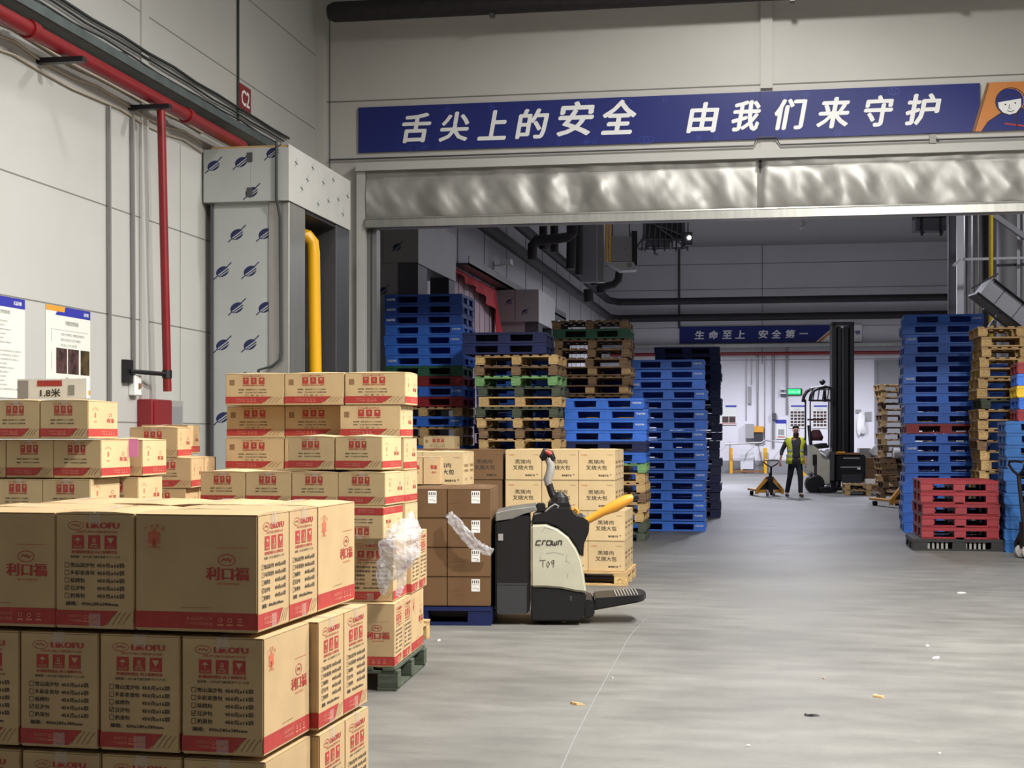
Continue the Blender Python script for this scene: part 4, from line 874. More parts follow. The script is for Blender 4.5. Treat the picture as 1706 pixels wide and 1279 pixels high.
class Stack:
    def __init__(s, px, d, rz, phrase, group): s.x, s.y = W(px, d); s.rz = R(rz); s.phrase = phrase; s.group = group
    def pt(s, x, y): return (s.x + x * math.cos(s.rz) - y * math.sin(s.rz), s.y + x * math.sin(s.rz) + y * math.cos(s.rz))
    def put(s, kind, x1, y0, z, ori, desc, raised=False, flip=False, tw=0.0):
        w, d, h = KIND[kind][:3]; cx, cy = (x1 - w / 2 - .001, y0 + d / 2 + .001) if ori == 0 else (x1 - d / 2 - .001, y0 + w / 2 + .001)
        X, Y = s.pt(cx, cy); return carton(kind, X, Y, z, s.rz - (math.pi / 2 if ori else 0) + R(tw), desc + ', ' + s.phrase, s.group, raised, flip)

# ------------------------------------------------------------------ pallets
def plastic(col, wd=1.21, dp=1.0, h=.152, mark='right', lip=True, navy=False, name='plastic_pallet'):
    f = MB(); L = wd / 2; D = dp / 2; fw = .185; mw = .17
    f.box(-L, L, -D, D, h - .022, h, col)
    for i in range(9):                                   # raised ribs on the deck
        a = -L + .06 + i * (wd - .12) / 8.5; f.box(a, a + .05, -D + .05, D - .05, h - .001, h + .004, col)
    f.box(-L + .01, L - .01, -D + .004, -D + .10, 0, .022, col); f.box(-L + .01, L - .01, D - .10, D - .004, 0, .022, col); f.box(-L + .01, L - .01, -.05, .05, 0, .022, col)
    f.box(-L + .01, -L + .12, -D + .1, D - .1, 0, .022, col); f.box(L - .12, L - .01, -D + .1, D - .1, 0, .022, col)
    for cx, w2 in ((-L + fw / 2 + .006, fw), (0, mw), (L - fw / 2 - .006, fw)):
        for cy, d2 in ((-D + .08, .155), (0, .15), (D - .08, .155)):
            a, b = w2 / 2, d2 / 2; t = .006
            f.add([(cx - a, cy - b, h - .022), (cx + a, cy - b, h - .022), (cx + a, cy + b, h - .022), (cx - a, cy + b, h - .022),
                   (cx - a - t, cy - b + .001, .020), (cx + a + t, cy - b + .001, .020), (cx + a + t, cy + b, .020), (cx - a - t, cy + b, .020)],
                  [(0, 1, 2, 3), (7, 6, 5, 4), (0, 4, 5, 1), (1, 5, 6, 2), (2, 6, 7, 3), (3, 7, 4, 0)], col)
    for cy in (-.065, .065, .33): f.box(-L + .05, L - .05, cy - .006, cy + .006, .046, h - .02, col)     # ribs under the deck
    for s in (-1, 1):                                    # grooved corner ribs and side windows frame
        for i in range(5): f.box(s * L - .004, s * L + .004, -D + .02 + i * .028, -D + .034 + i * .028, .02, h - .02, col)
        f.box(s * (L - .003) - .006, s * (L - .003) + .006, -D, D, h - .045, h, col)
    f.box(-L, L, -D - .004, -D + .02, h - .034, h - .002, col); f.box(-L + .004, L - .004, -D - .004, -D + .02, .0, .026, col)
    P = face((-L, -D, 0), (1, 0, 0), (0, -1, 0))
    if mark == 'left': f.text(P, '长益冷链', .035, h * .40, .17, h * .62, 'mark', .03, lift=.006, res=1)
    if mark == 'right': f.text(P, '长益冷链', wd - .165, h * .48, wd - .035, h * .66, 'mark', .03, lift=.006, res=1)
    if mark == 'grid':
        for a0, a1 in ((.20, .50), (.68, .98)):
            for i in range(5): f.box(-L + a0 + i * .058, -L + a0 + .03 + i * .058, -D + .03, -D + .06, .02, h - .03, 'grey_pl')
    o = mk(name, f.mesh(name), None, (0, 0, -50)); return proto(o)
PL = {}
def plastic_kind(col, mark):
    if (col, mark) not in PL: PL[(col, mark)] = plastic(col, mark=mark)
    return PL[(col, mark)]
def wooden(deck, block, worn=0):
    rr = random.Random(worn + 5); r = mk('wooden_pallet', None, None, (0, 0, -50)); proto(r); L, D, h = .6, .5, .142
    g = MB(); n = 7; x = -D
    for i in range(n):                                   # deck boards run along the length, seen edge-on from the front as boards over stringer boards
        w2 = .105; y0 = -D + i * (2 * D - w2) / (n - 1); g.box(-L + rr.uniform(-.006, .01), L + rr.uniform(-.01, .006), y0, y0 + w2, h - .020, h, deck)
    for a in (-L, -.0725, L - .145): g.box(a, a + .145, -D, D, h - .040, h - .0205, deck)
    g.bevel(.002); g.build('deck', r)
    for j, cy in enumerate((-D + .05, 0, D - .05)):
        for a in (-L + .0725, 0, L - .0725):
            g = MB(); g.box(a - .072 + rr.uniform(0, .01), a + .072, cy - .05, cy + .05, .0205, h - .0405, block); g.bevel(.003)
            if j == 0: g.line(face((0, cy - .05, 0), (1, 0, 0), (0, -1, 0)), [(a - .03, .05), (a, .075), (a + .03, .05)], .004, 'ink_brown', .001)
            g.build('block', r)
        g = MB(); g.box(-L, L, cy - .05, cy + .05, 0, .020, deck); g.bevel(.002); g.build('runner', r)
    return r
def crosswise(deck, block, worn=0):
    rr = random.Random(worn + 5); r = mk('wooden_pallet', None, None, (0, 0, -50)); proto(r); L, D, h = .6, .5, .142
    g = MB(); n = 9
    for i in range(n):
        w2 = .085 + rr.uniform(-.008, .012); x0 = -L + i * (2 * L - .095) / (n - 1); g.box(x0, x0 + w2, -D + rr.uniform(-.008, .008), D, h - .020, h + rr.uniform(-.002, .001), deck)
    for cy in (-D + .05, 0, D - .05): g.box(-L, L, cy - .048, cy + .048, h - .038, h - .0205, deck)
    g.bevel(.002); g.build('deck', r)
    for j, cy in enumerate((-D + .05, 0, D - .05)):
        for a in (-L + .07, 0, L - .07):
            g = MB(); g.box(a - .069 + rr.uniform(0, .014), a + .069, cy - .048, cy + .048, .0205, h - .0385, block); g.bevel(.003); g.build('block', r)
    for a in (-L + .07, 0, L - .07):
        g = MB(); g.box(a - .06, a + .06, -D, D, 0, .020, deck); g.bevel(.002); g.build('runner', r)
    return r
WK = {'W': crosswise('wood', 'wood_block', 1), 'w': wooden('wood', 'wood_block', 2), 'D': crosswise('wood_dark', 'wood_dark', 3), 'd': wooden('wood_dark', 'wood', 4),
      'G': crosswise('wood_green', 'wood_green', 5), 'T': crosswise('wood_teal', 'wood_teal', 6)}
PK = {'B': ('blue', 'right'), 'b': ('blue', 'left'), 'n': ('blue', ''), 'N': ('blue_dark', ''), 'L': ('blue_light', ''), 'R': ('red_pl', ''), 'E': ('green_pl', ''), 'Y': ('yellow_pl', ''), 'K': ('black_pl', 'grid'), 'V': ('blue_shaded', 'left')}
CNAME = {'B': 'blue plastic pallet', 'b': 'blue plastic pallet', 'n': 'blue plastic pallet', 'N': 'navy plastic pallet', 'V': 'shaded blue plastic pallet', 'L': 'light blue plastic pallet', 'R': 'red plastic pallet', 'E': 'dark green plastic pallet',
         'Y': 'yellow plastic pallet', 'K': 'black plastic grid pallet', 'W': 'pale wooden pallet', 'w': 'pale wooden pallet', 'D': 'dark aged wooden pallet', 'd': 'dark aged wooden pallet', 'G': 'light green wooden pallet', 'T': 'grey green wooden pallet'}
def pallet(k, x, y, z, rz, label, group):
    src = WK[k] if k in WK else plastic_kind(*PK[k])
    o = dup(src, (x, y, z), rz, label, group, 'pallet'); return o
def column(px, d, rz, seq, phrase, group, z0=0.0, pitch=.158, jit=.02, wpitch=.145, seed=0, left=False, rot90=False, spin=1.2):
    """px is the front right (or left) corner of the lowest pallet at depth d; seq is read from the top down"""
    rr = random.Random(seed + 11); X, Y = W(px, d); a = R(rz); w2 = .59; dp = .5
    if rot90: w2, dp = .5, .59
    s = 1 if left else -1; cx = X + s * w2 * math.cos(a) - dp * math.sin(a); cy = Y + s * w2 * math.sin(a) + dp * math.cos(a)
    z = z0; n = len(seq)
    for i, k in enumerate(reversed(seq)):
        j = n - 1 - i; lab = f"{CNAME[k]}, {ORD[j] if j else 'topmost'} {'from the top ' if j else ''}{phrase}"
        jx, jy = (rr.uniform(-jit, jit), rr.uniform(-jit, jit)) if i else (0, 0)
        pallet(k, cx + jx, cy + jy, z, a + R(rr.uniform(-spin, spin) if i else 0) + (math.pi / 2 if rot90 else 0), lab, group)
        z += (wpitch if k in WK else pitch)
    return z

# S1: nearest stack
G1 = 'red printed frozen food cartons'
s = Stack(430, 4.75, -2.1, 'nearest pallet', 'red printed cartons on the nearest pallet'); ZP = .112; HH = .399
A = [(0, 0, 1, 'front right corner'), (0, .287, 1, 'right side middle'), (0, .573, 0, 'right rear corner'), (-.431, 0, 0, 'front middle'), (-.717, 0, 1, 'front left corner'),
     (-.717, .287, 1, 'left side middle'), (-.287, .573, 0, 'second along the rear from right'), (-.574, .573, 0, 'third along the rear from right'), (-.861, .573, 0, 'left rear corner')]
Bp = [(.02, 0, 0, 'front right corner'), (-.27, 0, 0, 'second along the front from right'), (-.56, 0, 0, 'third along the front from right'), (-.85, 0, 0, 'front left corner'),
      (.05, .435, 1, 'right side middle'), (.05, .722, 1, 'right rear corner'), (-.385, .435, 1, 'inner middle'), (-.385, .722, 1, 'rear middle'), (-.85, .435, 0, 'left rear corner')]
def tall_layers(s, spec, raised_top=True):
    for li, (pat, z, word, dx) in enumerate(spec):
        for x, y, o, pos in pat: s.put('tall', x + dx, y, z, o, f'tall red printed carton, {pos}, {word} layer', raised=(li == 0 and raised_top), tw=random.uniform(-.4, .4))
tall_layers(s, [(A, ZP + 2 * HH - .002, 'top', 0), (Bp, ZP + HH - .002, 'second', 0), (Bp, ZP - .001, 'bottom', .005)])
x, y = s.pt(-.55, .5); pallet('w', x, y, -.03 + .0, s.rz, 'pale wooden pallet carrying the nearest red printed cartons', 'pallets under cartons').location.z = -.0305

# S2: second red printed stack with the green pallet
s = Stack(657, 8.9, 3.2, 'film wrapped pallet', 'red printed cartons on the second pallet'); ZP = .1425
x, y = s.pt(-.575, .49); pallet('T', x, y, 0, s.rz, 'grey green worn pallet under the cartons with stretch film', 'pallets under cartons')
A2 = [a for a in A if a[1] < .57 or a[0] > -.4]; B2_ = [b for b in Bp if b[1] < .4 or b[0] > 0]
tall_layers(s, [(A2, ZP, 'bottom', 0)], False); tall_layers(s, [([(a, b + .10, c, d_) for a, b, c, d_ in B2_], ZP + .386, 'second lowest', -.045)], False)
zz = ZP + .386 * 2; s5 = s; s = Stack(657, 8.9, -3, 'film wrapped pallet', s5.group)
names = ['right end', 'second from the right', 'second from the left', 'left end']
for i in range(4): s.put('mid', -.06 - i * .302, -.03, zz, 0, f'upside down low carton, {names[i]}, third layer', flip=True, tw=random.uniform(-.6, .6))
for i in range(4): s.put('mid', -.05 - i * .302, -.02, zz + .205, 0, f'low red printed carton, {names[i]}, fourth layer', raised=True, tw=random.uniform(-.6, .6))
for i in range(2): s.put('mid', -.075 - i * .302, -.01, zz + .41 + .012, 0, f'low red printed carton, {"right" if i == 0 else "left"} one, top layer', raised=True, tw=random.uniform(-.6, .6))

# S3: taller stack behind
s = Stack(675, 10.3, -1, 'tall rear left stack', 'wide red printed cartons in the tall rear stack')
x, y = s.pt(-.66, .45); pallet('w', x, y, 0, s.rz, 'pale pallet hidden under the tall rear left stack', 'pallets under cartons')
for L_ in range(8):
    for i in range(3):
        dx = (0, -.035, -.02, -.01, 0, -.01, 0, 0)[L_]; dy = (0, .11 if i else .0, .05, .03, 0, .02, 0, 0)[L_]
        s.put('wide', dx - i * .445, dy, .143 + (7 - L_) * .231, 0, f'wide red printed carton, {("right", "middle", "left")[i]}, {ORD[L_]} layer', raised=(L_ == 0), tw=random.uniform(-.5, .5))
s.put('wide', -1.03, .42, .143 + 5 * .231, 1, 'turned carton peeking out at the left, third layer')
x, y = s.pt(-1.2, .65)
for i in range(5): s.put('wide', -1.03, .42, .143 + i * .231, 1, f'turned hidden carton at the left, {ORD[7 - i]} layer')

# S4: left stack
s = Stack(148, 8.6, 0, 'leftmost stack', 'red printed cartons in the leftmost stack')
x, y = s.pt(-.55, .5); pallet('w', x, y, 0, s.rz, 'pale pallet hidden under the leftmost stack', 'pallets under cartons')
for L_ in range(7):
    dx = (.02, .06, .01, .02, 0, 0, 0)[L_]; dy = (-.05, .04, 0, 0, 0, 0, 0)[L_]
    for i in range(4): s.put('low', dx - i * .302, dy, .143 + (6 - L_) * .2305, 0, f'red printed carton, {("right", "second from right", "third from right", "left")[i]}, {ORD[L_]} layer', raised=(L_ == 0), tw=random.uniform(-.4, .4))
    if 0 < L_: s.put('low', dx + (.10 if L_ == 2 else .06), dy + .42, .143 + (6 - L_) * .2305, 0, f'rear red printed carton, right side, {ORD[L_]} layer', raised=(L_ == 1), tw=2)
x, y = s.pt(.125, .42); P = None
f = MB(); f.box(-.03, .03, -.002, 0, 0, .11, 'pink'); o = f.build('sticker'); x, y = s.pt(.09, .415); o.location = (x, y, .143 + 5 * .2305 + .12); tag(o, 'pink sticker on the second layer of the leftmost carton stack', 'sticker')
f = MB(); f.box(-.45, .0, 0, .02, 0, .12, 'paper'); P = face((-.45, 0, 0), (1, 0, 0), (0, -1, 0)); f.rect(P, .13, .075, .29, .11, 'ink_red', .002); f.text(P, '1.8米', .15, .01, .28, .06, 'ink_black', .02, lift=.002); f.rect(P, 0, .0, .07, .11, 'grey_pl', .002); f.rect(P, .33, .02, .37, .08, 'text_grey', .002)
o = f.build('height_sign'); x, y = s.pt(-.13, .24); o.location = (x, y, .143 + 7 * .2305 + .012); tag(o, 'small white sign with red stripe lying on the leftmost stack', 'sign')

# S5: brown looking stack between
s = Stack(297, 10.0, 8, 'small stack by the wall', 'small cartons in the stack by the wall')
x, y = s.pt(-.45, .5); pallet('w', x, y, 0, s.rz, 'pale pallet under the small stack by the left wall', 'pallets under cartons')
for L_ in range(7):
    dx = (0, .09, .05, .08, .05, .06, .05)[L_]
    s.put('small', dx, 0, .143 + (6 - L_) * .2085 + .04 * 0, 0, f'red printed carton at the front, {ORD[L_]} layer', raised=(L_ < 2), tw=random.uniform(-2, 2))
    if L_ >= 1: s.put('small', dx - .34, .02, .143 + (6 - L_) * .2085, 0, f'red printed carton at the left, {ORD[L_]} layer', raised=(L_ == 1), tw=1)
    if L_ != 0: s.put('small', dx + .0, .37, .143 + (6 - L_) * .2085, 0, f'red printed carton at the rear, {ORD[L_]} layer', raised=(L_ == 1))
s.put('small', -.03, .37, .143 + 6 * .2085 + .02, 0, 'red printed carton peeking out behind, top layer')

# S6: brown cartons on the blue pallet held by the pallet truck
s = Stack(818, 11.94, 6.5, 'on the navy pallet', 'plain brown cartons on the truck pallet'); S6 = s
x, y = s.pt(-.60, .5); pallet('N', x, y, 0, s.rz, 'navy plastic pallet lifted by the black and cream truck', 'pallets under cartons')
for L_ in range(4):
    for i in range(3):
        for j in range(3):
            if L_ > 0 and i > 0 and j > 0: continue
            s.put('brown' if i == 0 or (i == 1 and L_ == 0) else 'brown_plain', -.005 - i * .354, j * .322, .158 + (3 - L_) * .2385, 0, f'plain brown carton, {("front", "middle", "rear")[j]} {("right", "centre", "left")[i]}, {ORD[L_]} layer', raised=(L_ == 0), tw=random.uniform(-.3, .3))
for i, (dx, w) in enumerate(((-.48, 0), (-.63, 0))): s.put('slim', dx, .60, .158 + 4 * .2385 + .012, 0, f'slim brown carton standing on top, {("right", "left")[i]} one')

# S8, S9, S7: pork bun cartons
def pork(px, d, rz, cols, kind, phrase, layers, group, dx=(0, 0, 0, 0), deep=1, pal='w', pd=.45):
    s = Stack(px, d, rz, phrase, group); x, y = s.pt(-.60, pd); pallet(pal, x, y, 0, s.rz, 'pale wooden pallet ' + ('standing' if len(phrase) < 20 else 'lying') + ' under cartons, ' + phrase, 'pallets under cartons')
    for L_ in range(layers):
        for i in range(cols):
            for j in range(deep if i == 0 or L_ == 0 else 1):
                s.put(kind, dx[L_] - i * .383, j * .300, .1435 + (layers - 1 - L_) * .3125, 0, f'{"brown" if kind == "pork_dark" else "pale"} carton with black characters, {("right", "centre", "left")[i]} {("front", "middle", "rear")[j]}, {ORD[L_]} layer', raised=(L_ == 0), tw=random.uniform(-.5, .5))
    return s
pork(1046, 15.1, 0, 3, 'pork', 'right of the truck', 4, 'pork bun cartons right of the truck', (-.13, -.13, -.03, -.03), 3)
pork(838, 15.35, 0, 3, 'pork_dark', 'brown stack', 4, 'brown pork bun cartons left of the truck', (0, -.01, 0, 0), 1)
pork(772, 13.45, 2, 2, 'pork', 'behind the truck load', 4, 'pork bun cartons behind the brown load', (0, 0, .01, 0), 2)
s = Stack(757, 20.3, 0, 'by the mixed pallets', 'red printed cartons by the mixed pallets')
x, y = s.pt(-.5, .5); pallet('w', x, y, 0, s.rz, 'pale pallet under red printed cartons by the mixed pallets', 'pallets under cartons')
for i in range(6): s.put('wide', 0, 0, .143 + i * .231 + (.0), 0, f'wide red printed carton, {ORD[5 - i]} layer', raised=(i == 5))
for i in range(5): s.put('small', .345, .0, .143 + i * .2085 + (0), 0, f'small red printed carton at the right, {ORD[4 - i]} layer', raised=(i == 4))

# ------------------------------------------------------------------ stretch film
def film(name, path, rad, label, seed, flat=.5, n=26):
    pts = [Vector(p) for p in path]; N = 46; vs = []; g = MB()
    for i in range(N + 1):
        t = i / N * (len(pts) - 1); k = min(int(t), len(pts) - 2); q = t - k; p = pts[k].lerp(pts[k + 1], q); r = rad[k] * (1 - q) + rad[k + 1] * q
        d = (pts[k + 1] - pts[k]).normalized(); a = d.cross(Vector((-ST, CT, 0))).normalized(); b = d.cross(a)
        for j in range(n):
            th = 2 * math.pi * j / n; nn = 1 + .55 * noise.noise(Vector((math.cos(th) * 1.8 + seed, math.sin(th) * 1.8, i * .22))) + .25 * noise.noise(Vector((math.cos(th) * 5, math.sin(th) * 5 + seed, i * .7)))
            vs.append(p + a * math.cos(th) * r * nn + b * math.sin(th) * r * nn * flat)
    g.add(vs, [(i * n + j, i * n + (j + 1) % n, (i + 1) * n + (j + 1) % n, (i + 1) * n + j) for i in range(N) for j in range(n)], 'plastic_film')
    return tag(g.build(name, smooth=True), label, 'plastic film')
def PW(px, py, d): x, y = W(px, d); return (x, y, Z(py, d))
film('stretch_film', [PW(686, 852, 9.05), PW(684, 868, 8.98), PW(676, 890, 8.86), PW(664, 915, 8.80), PW(651, 940, 8.80), PW(642, 962, 8.80), PW(638, 990, 8.80)], [.006, .045, .10, .105, .085, .05, .012], 'crumpled clear stretch film hanging from the second carton stack', 1)
film('stretch_film', [PW(672, 925, 8.84), PW(668, 950, 8.82), PW(668, 975, 8.8), PW(662, 993, 8.78)], [.05, .03, .022, .015], 'narrow tail of clear film beside the crumpled film bundle', 5)
film('stretch_film', [PW(748, 856, 11.85), PW(757, 868, 11.80), PW(775, 890, 11.78), PW(792, 908, 11.80), PW(806, 914, 11.82), PW(820, 920, 11.84)], [.03, .045, .042, .04, .035, .03], 'twisted clear film strip across the brown cartons', 9)

# ------------------------------------------------------------------ pallet stacks
column(769, 22.35, 1, 'VVVBBnbERBRWBWWBWBBWBBnn', 'of the stack left behind the post', 'pallets in the left mixed stack', pitch=.1565, seed=1, jit=.015)
column(930, 20.9, 0, 'WDGTwTWDWWDWWDWWDW', 'of the wooden stack with green pallets', 'pallets in the light wooden stack', seed=2, jit=.035, wpitch=.150, pitch=.158)
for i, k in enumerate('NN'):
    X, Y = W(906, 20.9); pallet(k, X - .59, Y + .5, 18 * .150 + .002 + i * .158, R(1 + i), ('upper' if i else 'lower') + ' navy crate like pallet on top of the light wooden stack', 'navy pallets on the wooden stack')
column(1048, 22.9, 1, 'DEDDDdDdDWYRDWDWDWDWDWW', 'of the dark wooden stack', 'pallets in the dark wooden stack', seed=3, jit=.03, wpitch=.1446, pitch=.152)
column(1074, 21.3, 1, 'BBBnNnGwWDWWTT', 'of the low mixed blue stack', 'pallets in the mixed blue stack', seed=4, jit=.02, wpitch=.1425, pitch=.157)
column(1174, 23.6, 1, 'BBbBnBnBBBnBBBBBB', 'of the tall blue stack in the middle', 'pallets in the middle blue stack', seed=5, pitch=.163, jit=.03, spin=1)
column(911, 24.3, 0, 'n' * 19, 'of the blue stack glimpsed behind the wooden ones', 'pallets in the hidden blue stack', seed=21, pitch=.1575)
column(1045, 24.8, 0, 'n' * 17, 'of the blue stack behind the dark wooden one', 'pallets behind the dark wooden stack', seed=22, pitch=.1575)
column(1652, 23.35, 0, 'n' * 17, 'of the blue stack behind the right wooden one', 'pallets behind the right wooden stack', seed=23, pitch=.1575, left=True)
column(1199, 27.4, 1, 'NNNNNNNNNNNNNNNNNNNN', 'of the shaded blue stack behind', 'pallets in the shaded blue stack', seed=6, pitch=.160, jit=.03, spin=1.2)  # navy colour carries the shadow on these blue pallets
column(1508, 23.3, -1, 'BnbBnBbBBBnRnbnnnnnnnn', 'of the tall blue stack at right', 'pallets in the right blue stack', seed=7, pitch=.157, jit=.03, left=True, spin=1.2)
column(1522, 19.7, 0, 'K', 'standing alone below the red pallets', 'black pallets', left=True, rot90=False)
column(1535, 19.75, 0, 'RRRRR', 'on the black grid pallet', 'red pallets on the black pallet', z0=.157, pitch=.1568, seed=8, jit=.012, left=True, rot90=True)
column(1633, 21.1, 0, 'WwWWwWwTWwWDWwWWwWWwW', 'of the pale wooden stack at right', 'pallets in the right wooden stack', seed=9, jit=.03, wpitch=.148, left=True)
zt = column(1677, 19.35, -3, 'LLLLLLLLLLL', 'of the right edge stack', 'light blue pallets at the right edge', seed=10, pitch=.1575, jit=.015, left=True)
column(1698, 19.5, -3, 'RnYnR', 'of the five coloured ones above', 'coloured pallets at the right edge', z0=zt, pitch=.1568, seed=12, jit=.01, left=True)
column(1467, 35.0, 2, 'WWWDWDWDWWDWDWDWDDD', 'of the far wooden stack', 'pallets in the far wooden stack', seed=13, jit=.05, left=True, spin=3)
column(1408, 37.6, 1, 'WW', 'of the pair lying by the lift truck', 'pallets lying by the lift truck', seed=14, left=True)

# ================================================================== VEHICLES
# ride-on pallet truck, side on to the camera
x, y = W(824, 11.96); T = thing('pallet_truck', 'black and cream ride-on pallet truck with yellow handle bar and step', 'pallet truck', (x, y, 0), R(8.5))
PM = 2450 / 12.05
def tx(px): return (px - 820) / PM
def tz(py): return EYE + (724 - py) * 12.05 / 2450
DY = .80
g = MB(); g.prism([(tx(821), .10), (tx(878), .10), (tx(878), tz(857)), (tx(858), tz(860)), (tx(840), tz(867)), (tx(821), tz(870))], .02, DY - .02, 'dark'); g.bevel(.012, 2)
g.box(tx(824), tx(873), .012, .02, tz(1020), tz(973), 'dark_matte'); g.box(tx(824), tx(874), .014, .02, tz(972), tz(970), 'steel_dark'); g.build('battery_box', T)
g = MB(); pr = [(880, 873), (905, 872), (925, 880), (942, 893), (955, 912), (963, 930), (968, 955), (972, 985), (955, 983), (930, 978), (905, 976), (880, 976)]
g.prism([(tx(a), tz(b)) for a, b in pr], .0, DY, 'cream'); g.bevel(.015, 3)
P = face((tx(820), -.001, 0), (1, 0, 0), (0, -1, 0))
def ln(pts, wd, k='ink_black'): g.line(P, [(tx(a), tz(b)) for a, b in pts], wd, k, .002)
for pts in ([(897, 899), (890, 899), (888, 906), (896, 906)], [(899, 906), (900, 899), (905, 899)], [(907, 899), (914, 899), (913, 906), (906, 906), (907, 899)], [(916, 899), (915, 906), (919, 906), (922, 906), (923, 899)], [(919, 901), (919, 906)], [(925, 906), (926, 899), (931, 899), (930, 906)]): ln(pts, .010)
for pts in ([(894, 932), (905, 931)], [(900, 932), (900, 943)], [(909, 933), (906, 938), (908, 943), (911, 938), (909, 933)], [(918, 931), (914, 933), (915, 937), (918, 936), (918, 931), (917, 943)]): ln(pts, .005)
for pts in ([(898, 885), (903, 877), (915, 880), (923, 881)], [(905, 920), (920, 918), (935, 922)], [(940, 921), (938, 932), (944, 935)], [(941, 953), (941, 959)], [(895, 925), (896, 930)]): ln(pts, .003, 'text_grey')
g.build('cream_cover', T)
g = MB(); g.prism([(tx(a), tz(b)) for a, b in [(880, 976), (905, 976), (930, 978), (955, 983), (972, 986), (970, 1000), (968, 1025), (960, 1032), (880, 1032)]], .01, DY - .01, 'dark'); g.bevel(.012, 2)
g.add([(tx(944), .002, tz(990)), (tx(948), .002, tz(990)), (tx(948), .002, tz(998)), (tx(944), .002, tz(998))], [(0, 1, 2, 3)], 'dark_matte'); g.build('skirt', T)
g = MB(); g.prism([(tx(a), tz(b)) for a, b in [(880, 872), (884, 858), (905, 853), (912, 846), (945, 846), (953, 858), (968, 862), (977, 868), (976, 885), (968, 905), (967, 928), (962, 925), (952, 905), (938, 888), (922, 876), (902, 870)]], .03, DY - .03, 'dark'); g.bevel(.012, 2); g.build('top_shroud', T)
g = MB(); g.prism([(tx(a), tz(b)) for a, b in [(821, 854), (846, 848), (888, 843), (890, 850), (868, 856), (850, 864), (821, 868)]], .06, DY - .06, 'steel'); g.bevel(.004); g.build('metal_tray', T)
g = MB(); g.box(tx(888), tx(904), .1, .3, tz(853), tz(839), 'dark'); g.box(tx(908), tx(945), .16, DY - .16, tz(862), tz(838), 'dark'); g.bevel(.01, 2); g.lathe([(.08, 0), (.07, .05), (.03, .09)], 'dark', 14, Matrix.Translation((tx(928), .36, tz(840)))); g.build('control_head', T)
g = MB(); g.tube([(tx(a), .36, tz(b)) for a, b in [(928, 842), (921, 836), (914, 822), (910, 808)]], [.05, .035, .03, .03], 'dark', 12); g.build('tiller', T, smooth=True)
g = MB(); g.tube([(tx(a), .36, tz(b)) for a, b in [(909, 810), (908, 800), (912, 788), (913, 775), (908, 764)]], [.028, .038, .036, .034, .03], 'grey_pl', 12); g.build('tiller_grip', T, smooth=True)
g = MB(); g.tube([(tx(a), .36, tz(b)) for a, b in [(902, 768), (900, 762), (904, 754), (912, 757), (916, 764), (912, 772)]], [.02, .035, .04, .035, .028, .018], 'dark', 10); g.tube([(tx(905), .30, tz(752)), (tx(914), .30, tz(757))], .018, 'ink_red', 8); g.build('tiller_head', T, smooth=True)
g = MB(); g.tube([(tx(a), .12, tz(b)) for a, b in [(883, 857), (905, 855), (922, 850), (926, 843), (920, 840), (912, 845), (903, 853)]], .007, 'grey_pl', 6); g.build('cable', T, smooth=True)
g = MB(); g.tube([(tx(a), .10, tz(b)) for a, b in [(955, 874), (975, 866), (1000, 852), (1020, 843), (1040, 832), (1050, 828)]], [.026, .030, .034, .048, .044, .028], 'yellow', 12); g.build('yellow_handle', T, smooth=True)
g = MB(); g.tube([(tx(1048), .10, tz(830)), (tx(1058), .10, tz(826))], .028, 'dark', 10); g.build('handle_cap', T)
g = MB(); g.tube([(tx(a), .5, tz(b)) for a, b in [(948, 855), (955, 850), (960, 856), (958, 862)]], .016, 'yellow', 8); g.build('small_lever', T, smooth=True)
g = MB(); g.prism([(tx(a), tz(b)) for a, b in [(968, 1000), (980, 998), (986, 1004), (986, 1024), (980, 1029), (968, 1029)]], .1, DY - .1, 'dark'); g.prism([(tx(984), tz(1005)), (tx(995), tz(1003)), (tx(994), tz(1016)), (tx(984), tz(1018))], .15, DY - .15, 'dark'); g.bevel(.01, 2); g.build('step_bracket', T)
g = MB(); n = 10; zs0, zs1 = tz(993), tz(997); out = []
for i in range(n + 1): t = -math.pi / 2 + math.pi * i / n; out.append((tx(1058) + .08 * math.cos(t), .36 + .28 * math.sin(t)))
out += [(tx(986), .62), (tx(986), .10)]
m = len(out); top = [(a, b, tz(996) + (a - tx(986)) * .07) for a, b in out]; bot = [(a, b, z - (.055 if a > tx(1000) else .10)) for a, b, z in top]
g.add(top + bot, [tuple(range(m)), tuple(reversed(range(m, 2 * m)))] + [(i, (i + 1) % m, (i + 1) % m + m, i + m) for i in range(m)], 'dark'); g.bevel(.01, 2)
for i in range(8): a = tx(1022 + i * 5); g.box(a, a + .008, .14, .58, tz(996) + (a - tx(986)) * .07, tz(996) + (a - tx(986)) * .07 + .006, 'grey_pl')
g.build('rider_step', T)
for yy in (.19, .62):
    g = MB(); g.box(-1.12, .02, yy, yy + .17, .045, .095, 'dark'); g.box(-1.15, -1.1, yy + .03, yy + .14, .05, .085, 'dark'); g.build('fork', T)
for yy in (.16, .48):
    g = MB(); g.lathe([(.09, 0), (.10, .01), (.10, .09), (.09, .10)], 'rubber', 18, Matrix.Translation((tx(905), yy, .10)) @ Matrix.Rotation(R(-90), 4, 'X')); g.build('wheel', T, smooth=True)
g = MB(); g.box(tx(826), tx(834), .01, .022, tz(899), tz(888), 'grey_pl'); g.build('latch', T)

